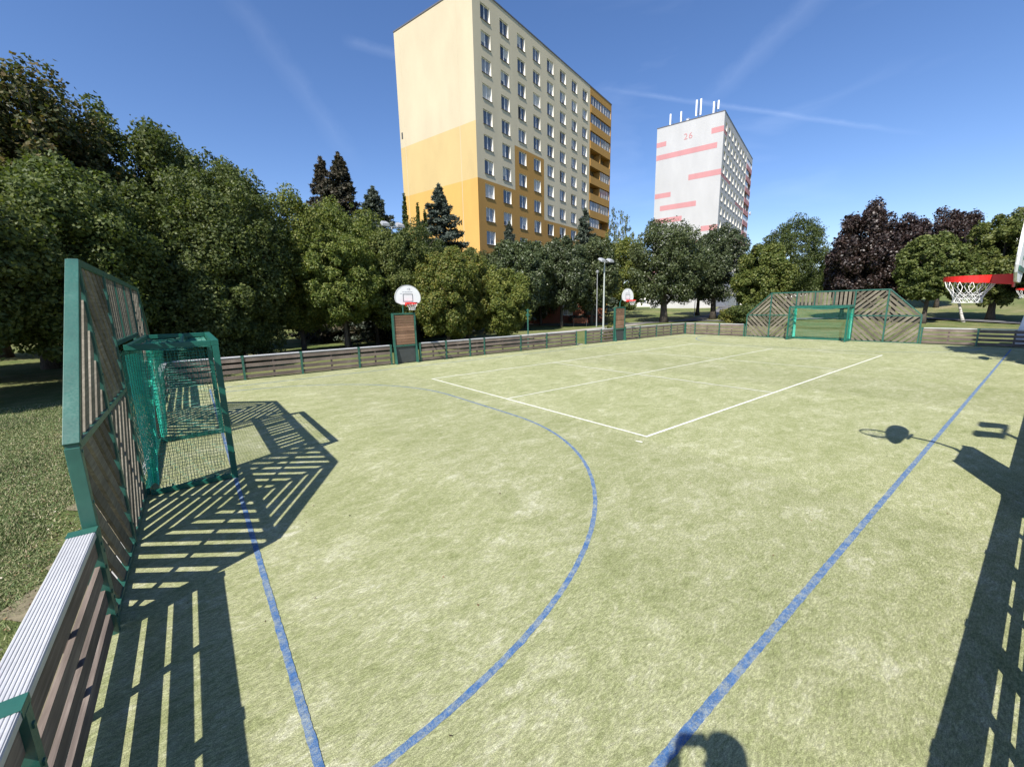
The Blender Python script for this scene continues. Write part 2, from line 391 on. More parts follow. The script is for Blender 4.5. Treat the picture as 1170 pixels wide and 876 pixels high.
# turf sheet and a border of concrete
m = MB(); m.quad([(X0-.09, Y0-.09, 0), (X1+.09, Y0-.09, 0), (X1+.09, Y1+.09, 0), (X0-.09, Y1+.09, 0)])
o = m.build('turf_pitch', 'turf', fix=False); o['kind'] = 'structure'
m = MB()
for a in ((X0-.16, X1+.16, Y0-.16, Y0-.092), (X0-.16, X1+.16, Y1+.092, Y1+.16), (X0-.16, X0-.092, Y0-.09, Y1+.09), (X1+.092, X1+.16, Y0-.09, Y1+.09)):
    m.box(a[0], a[1], a[2], a[3], -.1, -.003)
o = m.build('kerb', 'kerb', fix=True); o['kind'] = 'structure'
m = MB()
for i in range(60):     # bare soil strip outside the near end boards
    x = -14+i*.25
    m.quad([(x, Y0-.17, .0), (x+.25, Y0-.17, .0), (x+.25, Y0-.62-.16*math.sin(i*.6+.3)-.12*math.sin(i*1.9), -.006), (x, Y0-.62-.16*math.sin((i-1)*.6+.3)-.12*math.sin((i-1)*1.9), -.006)])
o = m.build('soil_strip', 'soil', fix=False); o['kind'] = 'structure'

def jit_line(name, pts, w, mat, z, closed=False):
    m = MB(); P = []
    for i in range(len(pts)-1):
        a, c = Vector(pts[i]), Vector(pts[i+1]); n = max(1, int((c-a).length/.035))
        for k in range(n): P.append(a.lerp(c, k/n))
    P.append(Vector(pts[-1])); rg = random.Random(3); L = []
    for i, p in enumerate(P):
        d = (P[min(i+1, len(P)-1)]-P[max(0, i-1)]).normalized(); s = Vector((-d.y, d.x))
        L.append((p+s*(w/2+rg.uniform(-.003, .003)), p-s*(w/2+rg.uniform(-.003, .003))))
    for (a, c), (d, e) in zip(L, L[1:]): m.quad([(a.x, a.y, z), (c.x, c.y, z), (e.x, e.y, z), (d.x, d.y, z)])
    o = m.build(name, mat, fix=False); o['kind'] = 'structure'; return o
cxm = -9.03; yc = 15.72
for x in (-1.016, -17.04): jit_line('blue_touch_line', [(x, .26), (x, 31.18)], .062, 'blue_line', .003)
for yg, sg in ((.26, 1), (31.18, -1)):
    jit_line('blue_goal_line', [(-17.0, yg), (-1.06, yg)], .052, 'blue_line', .005)
    R_ = 5.55; pts = []
    for k in range(25):
        a = math.pi/2*k/24; pts.append((cxm+1.5+R_*math.cos(a), yg+sg*R_*math.sin(a)))
    for k in range(25):
        a = math.pi/2+math.pi/2*k/24; pts.append((cxm-1.5+R_*math.cos(a), yg+sg*R_*math.sin(a)))
    jit_line('blue_goal_area_line', pts, .054, 'blue_line', .003)
for x in (-13.51, -9.03, -4.51): jit_line('white_court_line', [(x, 6.70), (x, 24.7)], .055 if x != -9.03 else .045, 'white_line', .007)
for y in (6.72, 12.72, 18.72, 24.70): jit_line('white_court_line', [(-13.53, y), (-4.49, y)], .055 if y in (6.72, 24.7) else .045, 'white_line', .009)
# short start dash by the near corner
jit_line('white_court_line', [(-4.48, 6.35), (-4.36, 6.38)], .05, 'white_line', .009)

# ------------------------------------------------------------------ boards round the court
def to_run(p0, p1):
    p0 = Vector(p0); p1 = Vector(p1); d = (p1-p0); L = d.length; d /= L; n = Vector((d.y, -d.x))  # n = outward (right of direction)
    return p0, d, n, L
BOARDS = [(.060, .192), (.272, .402), (.482, .612), (.692, .842)]
def board_fence(name_label, p0, p1, posts, mat, skip=(), boards=BOARDS, th=.030, group='board fences round the court'):
    """runs from p0 to p1 with the court on its left; posts = distances"""
    p0, d, n, L = to_run(p0, p1)
    t = thing('board_fence', name_label, 'fence', (p0.x, p0.y, 0), 0, group)
    def P(s, o, z): q = d*s+n*o; return (q.x, q.y, z)
    def bx(m, s0, s1, o0, o1, z0, z1):
        m.hexa([P(s0, o0, z0), P(s1, o0, z0), P(s1, o1, z0), P(s0, o1, z0), P(s0, o0, z1), P(s1, o0, z1), P(s1, o1, z1), P(s0, o1, z1)])
    marks = sorted(posts)
    for a in marks:
        m = MB(); bx(m, a-.035, a+.035, -.012, .10, 0, .868); bx(m, a-.055, a+.055, -.009, .159, .9045, .908)
        bx(m, a-.055, a+.055, -.010, -.0065, .862, .9045)
        for z in (.14, .36, .58, .78): bx(m, a-.012, a+.012, -.020, -.010, z-.012, z+.012)
        m.build('post', 'green_metal', t)
    rg = random.Random(int(L*100))
    for a, c in zip(marks, marks[1:]):
        if (a, c) in skip: continue
        m = MB()
        for z0, z1 in boards:
            j = rg.uniform(-.004, .004)
            bx(m, a+.04, c-.04, .012+abs(j), .012+th, z0+j, z1+j)
        m.build('board_panel', mat, t)
        m = MB(); mid_ = (a+c)/2
        bx(m, mid_-.035, mid_+.035, .043, .075, .03, .86); m.build('batten', mat, t)
        m = MB()       # ribbed metal cap rail: a profile of ridges run along the fence
        prof = [(-.006, .862), (.156, .862), (.156, .895)]
        nr = 9
        for k in range(nr):
            o1 = .150-(.150)*k/nr
            prof += [(o1, .9025), (o1-.004, .905), (o1-.011, .905), (o1-.0145, .9015)]
        prof += [(-.001, .9015), (-.006, .895)]
        m.prism(prof, lambda u_, v_, dd: P(dd, u_, v_), a+.005, c-.005)
        m.build('cap_rail', 'galvanised', t)
    return t
# court on the left of the walking direction -> walk anticlockwise (near end +x, right side +y, far end -x, left side -y)
board_fence('near end boards with ribbed grey rail, between the slatted goal wall and the photographer', (-4.36, Y0), (X1, Y0), [.03, 1.86, 3.35, 4.60], 'board_wood')
board_fence('near end boards in the far left corner behind the near goal wall', (X0, Y0), (-13.72, Y0), [.03, 1.5, 3.05, 4.6], 'board_wood')
board_fence('right side boards beside the photographer, nearest section casting the broad shadow', (X1, Y0+.03), (X1, 7.35), [.05, 1.6, 3.1, 4.6, 6.1, 8.05], 'board_wood_along', th=.014)
board_fence('right side boards between the two right-hand basketball towers', (X1, 8.50), (X1, 23.1), [.05, 2.4, 4.9, 7.3, 9.7, 12.2, 14.5], 'board_wood_along', th=.014)
board_fence('right side boards in the far right corner shaded by the tall tree', (X1, 24.3), (X1, Y1-.03), [.05, 2.6, 5.2, 7.8], 'board_wood_along')
board_fence('far end boards right of the far goal wall, partly in tree shade', (X1, Y1), (-4.35, Y1), [.03, 2.5, 4.6], 'board_wood')
board_fence('far end boards left of the far goal wall at the corner', (-13.72, Y1), (X0, Y1), [.03, 1.85, 3.8, 4.6], 'board_wood')
board_fence('left side boards from the far corner to the farther basketball tower', (X0, Y1-.03), (X0, 24.3), [.03, 2.0, 4.0, 6.1, 7.8], 'board_wood_along')
board_fence('short left side boards between the gate gap and the farther basketball tower', (X0, 23.05), (X0, 20.2), [.03, 1.3, 2.8], 'board_wood_along')
board_fence('left side boards between the nearer basketball tower and the gate gap', (X0, 19.4), (X0, 8.55), [.05, 2.6, 4.6, 7.1, 8.0, 9.4, 10.8], 'board_wood_along')
board_fence('left side boards from the nearer basketball tower to the near left corner', (X0, 7.2), (X0, Y0+.03), [.05, 1.5, 3.8, 5.8, 7.9], 'board_wood_along')
# pale threshold slab in the gate gap
m = MB(); m.box(X0-.9, X0-.17, 19.45, 20.15, -.05, .02); o = m.build('threshold_slab', 'gravel_edge'); o['kind'] = 'structure'

# ------------------------------------------------------------------ slatted goal walls (built once, second is the copy turned round)
def clip_poly(poly, a, b_, c):      # keep a*x+b*y<=c
    out = []
    for i in range(len(poly)):
        p, q = poly[i], poly[(i+1) % len(poly)]
        fp, fq = a*p[0]+b_*p[1]-c, a*q[0]+b_*q[1]-c
        if fp <= 0: out.append(p)
        if (fp < 0 < fq) or (fq < 0 < fp):
            t = fp/(fp-fq); out.append((p[0]+t*(q[0]-p[0]), p[1]+t*(q[1]-p[1])))
    return out
ZM, ZT = 1.55, 3.05
def slats(poly, ang, to3, w=.135, gap=.078, d0=.02, d1=.046, off=0):
    """slats clipped to poly; ang = slat direction in the wall plane"""
    m = MB(); dx, dz = math.cos(ang), math.sin(ang); nx_, nz_ = -dz, dx
    vals = [p[0]*nx_+p[1]*nz_ for p in poly]; t = min(vals)+.004+off
    while t < max(vals)-.02:
        q = clip_poly(poly, nx_, nz_, t+w); q = clip_poly(q, -nx_, -nz_, -t)
        if len(q) >= 3:
            area = abs(sum(q[i][0]*q[(i+1) % len(q)][1]-q[(i+1) % len(q)][0]*q[i][1] for i in range(len(q))))/2
            if area > .002: m.prism(q, to3, d0, d1)
        t += w+gap
    return m
def goal_wall(label, loc, rz):
    """local: x along the wall (seen from the court: left -> right), court at +y... face at y=0, outside at -y"""
    t = thing('goal_wall', label, 'goal wall', loc, rz, 'slatted goal walls')
    T3 = lambda x, z, d: (x, -d, z)
    e = [-4.62, -3.08, -1.55, 1.55, 3.08, 4.62]
    def post(x, z1, wd=.07):
        m = MB(); m.box(x-wd/2, x+wd/2, -.088, 0, 0, z1)
        for z in np.arange(.25, z1, .42): m.box(x-.012, x+.012, -.004, .008, z-.012, z+.012)
        m.build('post', 'green_metal', t, bevel=.004)
    post(e[0]+.035, ZM); post(e[5]-.035, ZM); post(e[1], ZT+.02, .08); post(e[4], ZT+.02, .08); post(e[2], ZT); post(e[3], ZT)
    def beam(a, b_, w=.085, h=.06):
        m = MB(); m.bar((a[0], -.044, a[1]), (b_[0], -.044, b_[1]), w, h); m.build('beam', 'green_metal', t, bevel=.004)
    beam((e[0]+.02, ZM-.0), (e[2], ZM-.0), .080); beam((e[3], ZM-.0), (e[5]-.02, ZM-.0), .080)
    beam((e[1], ZT-.0), (e[4], ZT-.0), .080, .07)
    beam((e[2]+.02, 2.16), (e[3]-.02, 2.16), .080)
    beam((e[0]+.02, ZM+.02), (e[1]-.02, ZT+.01), .095, .05); beam((e[5]-.02, ZM+.02), (e[4]+.02, ZT+.01), .095, .05)
    for i0, i1 in ((0, 1), (1, 2), (3, 4), (4, 5)): beam((e[i0]+.03, .03), (e[i1]-.03, .03), .07, .05)
    for x in (-.52, .52):
        m = MB(); m.box(x-.025, x+.025, -.086, -.004, 2.19, ZT-.035); m.build('post', 'green_metal', t)
    S, B = rad(45), rad(-45)
    def pan(poly, ang, off=0, w=.135, gap=.078):
        slats(poly, ang, T3, w, gap, off=off).build('slat_panel', 'slat_wood', t)
    g_ = .045
    def rect(a, b_, z0, z1): return [(a+g_, z0), (b_-g_, z0), (b_-g_, z1), (a+g_, z1)]
    pan(rect(e[0], e[1], .06, ZM-.035), B); pan(rect(e[1], e[2], .06, ZM-.035), S)
    pan(rect(e[3], e[4], .06, ZM-.035), B); pan(rect(e[4], e[5], .06, ZM-.035), S)
    pan(rect(e[1], e[2], ZM+.035, ZT-.04), B); pan(rect(e[3], e[4], ZM+.035, ZT-.04), S)
    pan([(e[0]+.12, ZM+.035), (e[1]-g_, ZM+.035), (e[1]-g_, ZT-.09)], S)
    pan([(e[4]+g_, ZM+.035), (e[5]-.12, ZM+.035), (e[4]+g_, ZT-.09)], B)
    for a, b_ in ((e[2], -.52), (-.52, .52), (.52, e[3])): pan(rect(a, b_, 2.20, ZT-.04), rad(90), 0, .14, .075)
    # cross battens fixed on the outside of each slat field
    def batten(x0, z0, x1, z1):
        m = MB(); m.bar((x0, -.062, z0), (x1, -.062, z1), .026, .05); m.build('batten', 'slat_wood', t)
    batten(e[0]+.1, .12, e[1]-.1, ZM-.1); batten(e[1]+.1, ZM-.1, e[2]-.1, .12); batten(e[3]+.1, .12, e[4]-.1, ZM-.1); batten(e[4]+.1, ZM-.1, e[5]-.1, .12)
    batten(e[1]+.1, ZM+.1, e[2]-.1, ZT-.12); batten(e[3]+.1, ZT-.12, e[4]-.1, ZM+.1)
    return t
gw = goal_wall('tall slatted timber goal wall close on the left, with pale green end post', (cxm, Y0, 0), math.pi)
# local +y faces the court: near wall needs +y world => rz=0 flips; handled below
gw.rotation_euler = (0, 0, 0); 
# seen from the court (looking -y) left is +x, so mirror order is by rotation of the far one
gw.scale = (1, 1, 1)
gf = copy_tree(gw); gf.location = (cxm, Y1, 0); gf.rotation_euler = (0, 0, math.pi)
gf['label'] = 'slatted timber goal wall at the far end of the court, under the dark purple tree'

# ------------------------------------------------------------------ goals
def net_sheet(m, P, nu, nv, r_=.0028, sag=0, jit=.006, rg=None):
    """wire grid on the bilinear patch P(u,v)"""
    rg = rg or random.Random(5)
    G = [[Vector(P(i/nu, j/nv))+Vector((rg.uniform(-jit, jit), rg.uniform(-jit, jit), rg.uniform(-jit, jit))) for j in range(nv+1)] for i in range(nu+1)]
    for i in range(nu+1): m.tube(G[i], r_, 3, False)
    for j in range(nv+1): m.tube([G[i][j] for i in range(nu+1)], r_, 3, False)
def goal(label, loc, rz):
    t = thing('football_goal', label, 'goal', loc, rz, 'green metal goals')
    # local: mouth at y=0 facing +y, wall face at y=-1.02 ; width 3.0 inner
    hw = 1.54; D = -1.02; zt = 2.06
    for sx in (-1, 1):
        m = MB(); m.box(sx*hw-.04, sx*hw+.04, -.04, .04, .0, zt)
        for z in (.4, .9, 1.4, 1.9): m.box(sx*hw-.012, sx*hw+.012, .04, .048, z-.012, z+.012)
        m.build('post', 'goal_metal', t, bevel=.005)
    m = MB(); m.box(-hw-.04, hw+.04, -.045, .045, zt+.002, zt+.085); m.build('crossbar', 'goal_metal', t, bevel=.005)
    for sx in (-1, 1):
        m = MB(); m.box(sx*hw-.035, sx*hw+.035, D+.03, -.048, zt+.004, zt+.08)
        m.build('side_rail', 'goal_metal', t, bevel=.004)
        m = MB(); m.box(sx*hw-.03, sx*hw+.03, D+.03, -.045, .012, .075)
        for y in (-.25, -.5, -.75): m.tube([(sx*hw, y, .05), (sx*hw-sx*.05, y, .09)], .014, 8)
        m.build('ground_rail', 'goal_metal', t)
    m = MB(); m.box(-hw+.04, hw-.04, D+.03, D+.09, zt+.006, zt+.07); m.build('back_rail', 'goal_metal', t)
    m = MB(); m.box(-hw+.035, hw-.035, -.42, -.37, zt+.01, zt+.05); m.build('back_rail', 'goal_metal', t)
    m = MB(); m.box(-hw+.04, hw-.04, D-.045, D+.02, .012, .10); m.build('ground_rail', 'goal_metal', t)
    rg = random.Random(11)
    for sx in (-1, 1):
        m = MB(); xx = sx*(hw-.02)
        def P(u_, v_):
            yy = -.12+(D+.16+.12)*u_; zz = .06+(zt-.12)*v_
            return (xx-sx*.10*math.sin(math.pi*u_)*math.sin(math.pi*min(1, v_*1.0)), yy+.05*math.sin(v_*3)*(1-u_), zz)
        net_sheet(m, P, 18, 42, .0034, rg=rg); m.build('net', 'goal_net', t, fix=False)
        # gathered net strip against the wall, sunlight painted in by a brighter colour
        m = MB()
        def P2(u_, v_):
            yy = D+.03+.26*u_*(1-.65*(1-v_)); zz = .14+(zt-.2)*v_
            return (xx+sx*.02-sx*.13*math.sin(math.pi*u_), yy, zz)
        net_sheet(m, P2, 11, 70, .0062, jit=.003, rg=rg); m.build('net', 'goal_net_sunlit', t, fix=False)
    m = MB()
    def P3(u_, v_):
        x = -hw+.06+(2*hw-.12)*u_; z = .08+(zt-.1)*v_
        return (x, D-.02-.10*math.sin(math.pi*v_)*(.6+.4*math.sin(math.pi*u_)), z)
    net_sheet(m, P3, 60, 42, .0036, rg=rg); m.build('net', 'goal_net', t, fix=False)
    m = MB()
    def P4(u_, v_):
        x = -hw+.06+(2*hw-.12)*u_; y = -.06+(D+.1)*v_
        return (x, y, zt+.0-.10*math.sin(math.pi*u_)*math.sin(math.pi*v_)-.01)
    net_sheet(m, P4, 44, 14, .0034, rg=rg); m.build('net', 'goal_net', t, fix=False)
    return t
gn = goal('green metal goal with netting in front of the near slatted wall', (cxm, .26, 0), 0)
gg = copy_tree(gn); gg.location = (cxm, 31.12, 0); gg.rotation_euler = (0, 0, math.pi)
gg['label'] = 'green metal goal with netting in the far slatted wall'

# ------------------------------------------------------------------ basketball towers
def fan_outline(w=.62, zb=0, zt=.86):
    """fan shaped board outline in (y,z)"""
    pts = [(-.34, zb), (.34, zb), (.56, zb+.10), (.60, zb+.18)]
    for k in range(0, 25):
        a = rad(0)+rad(180)*k/24
        pts.append((w*math.cos(a), zb+.28+(zt-.28)*math.sin(a)))
    pts += [(-.60, zb+.18), (-.56, zb+.10)]
    return pts
def basket_tower(label, loc, rz):
    """local: +x points into the court, x=0 is the inner face of the boards, y along the side"""
    t = thing('basketball_tower', label, 'basketball hoop', loc, rz, 'basketball towers round the court')
    for s in (-1, 1):
        m = MB(); m.box(-.12, .02, s*.53-.035, s*.53+.035, 0, 2.33)
        m.hexa([(.02, s*.53-.03, 0), (.16, s*.53-.03, 0), (.16, s*.53+.03, 0), (.02, s*.53+.03, 0), (.02, s*.53-.03, .82), (.04, s*.53-.03, .82), (.04, s*.53+.03, .82), (.02, s*.53+.03, .82)])
        m.build('side_post', 'green_metal', t, bevel=.004)
    m = MB(); m.box(-.10, .0, -.49, .49, .80, .87); m.build('cross_beam', 'green_metal', t)
    m = MB(); m.box(-.10, .0, -.49, .49, 2.26, 2.33); m.build('cross_beam', 'green_metal', t)
    m = MB()
    for k in range(11):
        z = .885+k*.124; m.box(-.06, -.02+.002*(k % 3), -.485, .485, z, z+.112)
    m.build('timber_panel', 'panel_wood', t)
    m = MB(); m.box(-.08, -.05, -.485, .485, .04, .79); m.build('kick_panel', 'dark_steel', t)
    # arm from the tower head out to the board
    m = MB(); m.tube([(-.05, 0, 2.30), (-.05, 0, 2.62), (.10, 0, 2.86), (.42, 0, 2.98)], .035, 8)
    m.bar((.42, -.22, 2.99), (.42, .22, 2.99), .04, .04); m.bar((.42, 0, 2.98), (.565, 0, 2.98), .05, .05)
    m.build('arm', 'green_metal', t)
    bd = MB(); zb = 2.70
    bd.prism([(p[0], zb+p[1]) for p in fan_outline()], lambda a, b_, d: (d, a, b_), .565, .585)
    brd = bd.build('backboard', 'board_white', t)
    m = MB(); out = [(p[0], zb+p[1]) for p in fan_outline()]
    inn = [(p[0]*.955, zb+.02+(p[1])*.955) for p in fan_outline()]
    for i in range(len(out)):
        j = (i+1) % len(out)
        m.hexa([(.587, *out[i]), (.587, *out[j]), (.587, *inn[j]), (.587, *inn[i]), (.592, *out[i]), (.592, *out[j]), (.592, *inn[j]), (.592, *inn[i])])
    m.build('board_border', 'aluminium', brd)
    m = MB()
    for a in ((-.235, .235, .13, .155), (-.235, .235, .445, .47), (-.235, -.21, .157, .443), (.21, .235, .157, .443)):
        m.box(.587, .591, a[0], a[1], zb+a[2], zb+a[3])
    m.build('target_square', 'mark_grey', brd)
    m = MB()       # faint maker's emblem and lettering strokes above the square
    for a in ((-.02, .02, .66, .70), (.05, .12, .64, .72), (-.25, -.16, .54, .565), (-.14, -.04, .535, .565), (-.02, .1, .54, .568), (.12, .22, .54, .565), (-.36, -.27, .47, .49)):
        m.box(.587, .5895, a[0], a[1], zb+a[2], zb+a[3])
    m.build('emblem', 'mark_faint', brd)
    m = MB(); m.box(.553, .563, -.55, .55, zb+.12, zb+.17); m.box(.553, .563, -.5, .5, zb+.50, zb+.55); m.build('board_stiffener', 'green_metal', brd)
    # rim: a deep sheet-metal band, with plate arms
    hoop = MB(); R1, R2 = .228, .246; zc = 2.795; xc = .60+.06+.30; n = 36
    for k in range(n):
        a0, a1 = 2*math.pi*k/n, 2*math.pi*(k+1)/n
        def q(R_, a, z): return (xc+R_*math.cos(a), R_*math.sin(a), z)
        zl = lambda a: zc-.055-.045*(.5-.5*math.cos(a))
        hoop.hexa([q(R1, a0, zl(a0)), q(R2, a0, zl(a0)), q(R2, a1, zl(a1)), q(R1, a1, zl(a1)), q(R1, a0, zc), q(R2, a0, zc), q(R2, a1, zc), q(R1, a1, zc)])
    ho = hoop.build('hoop', 'red_paint', t)
    m = MB()
    for s in (-1, 1):
        m.hexa([(.595, s*.13-.01, zc-.12), (xc-.18, s*.15-.01, zc-.10), (xc-.18, s*.15+.01, zc-.10), (.595, s*.13+.01, zc-.12), (.595, s*.13-.01, zc+.002), (xc-.18, s*.15-.01, zc+.002), (xc-.18, s*.15+.01, zc+.002), (.595, s*.13+.01, zc+.002)])
    m.box(.597, xc-.19, -.115, .115, zc-.012, zc+.0035); m.box(.593, .605, -.16, .16, zc-.15, zc-.004)
    m.build('hoop_bracket', 'red_paint', ho)
    m = MB(); nn = 12; lev = [(.226, -.06), (.205, -.13), (.165, -.19), (.145, -.235), (.13, -.28), (.135, -.33)]
    for k in range(nn):
        for sgn in (-1, 1):
            pts = []
            for li, (rr, dz) in enumerate(lev):
                a = 2*math.pi*(k+sgn*.5*(li % 2 if li > 1 else (0 if li == 0 else .5)))/nn
                pts.append((xc+rr*math.cos(a), rr*math.sin(a), zc+dz))
            m.tube(pts, .0036, 4, False)
    for rr, dz in lev[3:]:
        m.tube([(xc+rr*math.cos(2*math.pi*k/18), rr*math.sin(2*math.pi*k/18), zc+dz) for k in range(19)], .0035, 4, False)
    m.build('net', 'net_white', ho, fix=False)
    return t
bt = basket_tower('nearer basketball tower on the left side boards, fan backboard facing the camera', (X0+.0, 7.88, 0), 0)
for (lab, loc, rz) in (('farther basketball tower on the left side boards, near the gate gap', (X0, 23.68, 0), 0),
                       ('basketball tower at the right edge of the photo, red hoop with white chain net', (X1, 7.93, 0), math.pi),
                       ('farther basketball tower on the right side boards, outside the frame', (X1, 23.68, 0), math.pi)):
    c_ = copy_tree(bt); c_.location = loc; c_.rotation_euler = (0, 0, rz); c_['label'] = lab

# ------------------------------------------------------------------ floodlights, poles, bench, lamp post
def floodlight(label, loc, h, rz):
    t = thing('floodlight', label, 'floodlight', loc, rz, 'floodlights beside the court')
    m = MB(); m.tube([(0, 0, 0), (0, 0, h*.5), (0, 0, h-.05)], [.075, .06, .045], 12); m.tube([(0, 0, 0), (0, 0, .35)], .1, 12); m.build('pole', 'pole_grey', t, smooth=False)
    m = MB(); m.box(-.03, .03, -.55, .55, h-.05, h); m.build('crossbar', 'lamp_grey', t)
    for s in (-1, 1):
        m = MB(); c0 = Vector((.12, s*.45, h+.10))
        ca, sa = math.cos(rad(28)), math.sin(rad(28))
        def q(a, b_, c_): return (c0.x+a*ca+c_*sa, c0.y+b_, c0.z-a*sa+c_*ca)
        m.hexa([q(-.22, -.20, -.06), q(.26, -.24, -.06), q(.26, .24, -.06), q(-.22, .20, -.06), q(-.18, -.14, .08), q(.20, -.20, .08), q(.20, .20, .08), q(-.18, .14, .08)])
        hd = m.build('lamp_head', 'lamp_grey', t, bevel=.01)
        m = MB(); m.hexa([q(-.19, -.18, -.068), q(.23, -.21, -.068), q(.23, .21, -.068), q(-.19, .18, -.068), q(-.19, -.18, -.062), q(.23, -.21, -.062), q(.23, .21, -.062), q(-.19, .18, -.062)])
        m.build('lamp_glass', 'lamp_glass', hd)
        m = MB(); m.bar((0, s*.45, h-.01), (.06, s*.45, h+.10), .03, .02); m.build('bracket', 'lamp_grey', hd)
    return t
fl = floodlight('twin floodlight on a pale pole rising among the trees behind the nearer left basketball tower', (-24.3, 10.05, 0), 7.25, 0)
f2 = floodlight('twin floodlight on a pale pole just left of the farther left basketball tower', (-20.6, 24.6, 0), 5.6, 0)
f3 = floodlight('twin floodlight behind the right side boards, seen only by its shadow on the turf', (1.85, 7.55, 0), 5.43, math.pi)
t = thing('green_post', 'slim green post with a small bracket rising behind the left side boards', 'post', (-19.2, 16.05, 0))
m = MB(); m.tube([(0, 0, 0), (0, 0, 2.35)], .045, 10); m.build('pole', 'green_metal', t)
m = MB(); m.box(-.14, .14, -.03, .03, 1.95, 2.05); m.box(-.10, .10, -.05, .05, 2.25, 2.30); m.build('bracket', 'green_metal', t)
def streetlamp(label, x, y, h):
    z = ground_z(x, y); t = thing('street_lamp', label, 'street lamp', (x, y, z), 0)
    m = MB(); m.tube([(0, 0, 0), (0, 0, 1.0), (0, 0, h)], [.07, .055, .04], 8); m.build('pole', 'lamp_grey', t)
    m = MB(); m.tube([(0, 0, h), (0, 0, h+.08), (0, 0, h+.30), (0, 0, h+.38)], [.06, .13, .19, .05], 10); m.build('lamp_head', 'lamp_grey', t)
streetlamp('slim grey path lamp standing among the maples behind the left boards', -32.5, 37.6, 6.0)
streetlamp('distant white-topped path lamp seen between the two broad oaks', -34, 62, 3.4)
def bench(label, x, y, rz):
    z = ground_z(x, y); t = thing('park_bench', label, 'bench', (x, y, z), rz, 'park benches')
    m = MB()
    for k in range(4): m.box(-.9, .9, -.22+k*.115, -.13+k*.115, .43, .465)
    m.build('seat', 'bench_wood', t)
    m = MB()
    for k in range(4): m.hexa([(-.9, .24+k*.03, .55+k*.12), (.9, .24+k*.03, .55+k*.12), (.9, .275+k*.03, .55+k*.12), (-.9, .275+k*.03, .55+k*.12), (-.9, .26+k*.03, .645+k*.12), (.9, .26+k*.03, .645+k*.12), (.9, .295+k*.03, .645+k*.12), (-.9, .295+k*.03, .645+k*.12)])
    m.build('backrest', 'bench_wood', t)
    for s in (-.75, .75):
        m = MB(); m.bar((s, -.18, 0), (s, -.18, .43), .05, .05); m.bar((s, .2, 0), (s, .36, 1.0), .05, .05); m.bar((s, -.2, .40), (s, .25, .40), .045, .045); m.build('leg', 'dark_steel', t)
bench('red-brown slatted park bench in the shade beyond the gate gap', -34.5, 37.0, rad(-140))

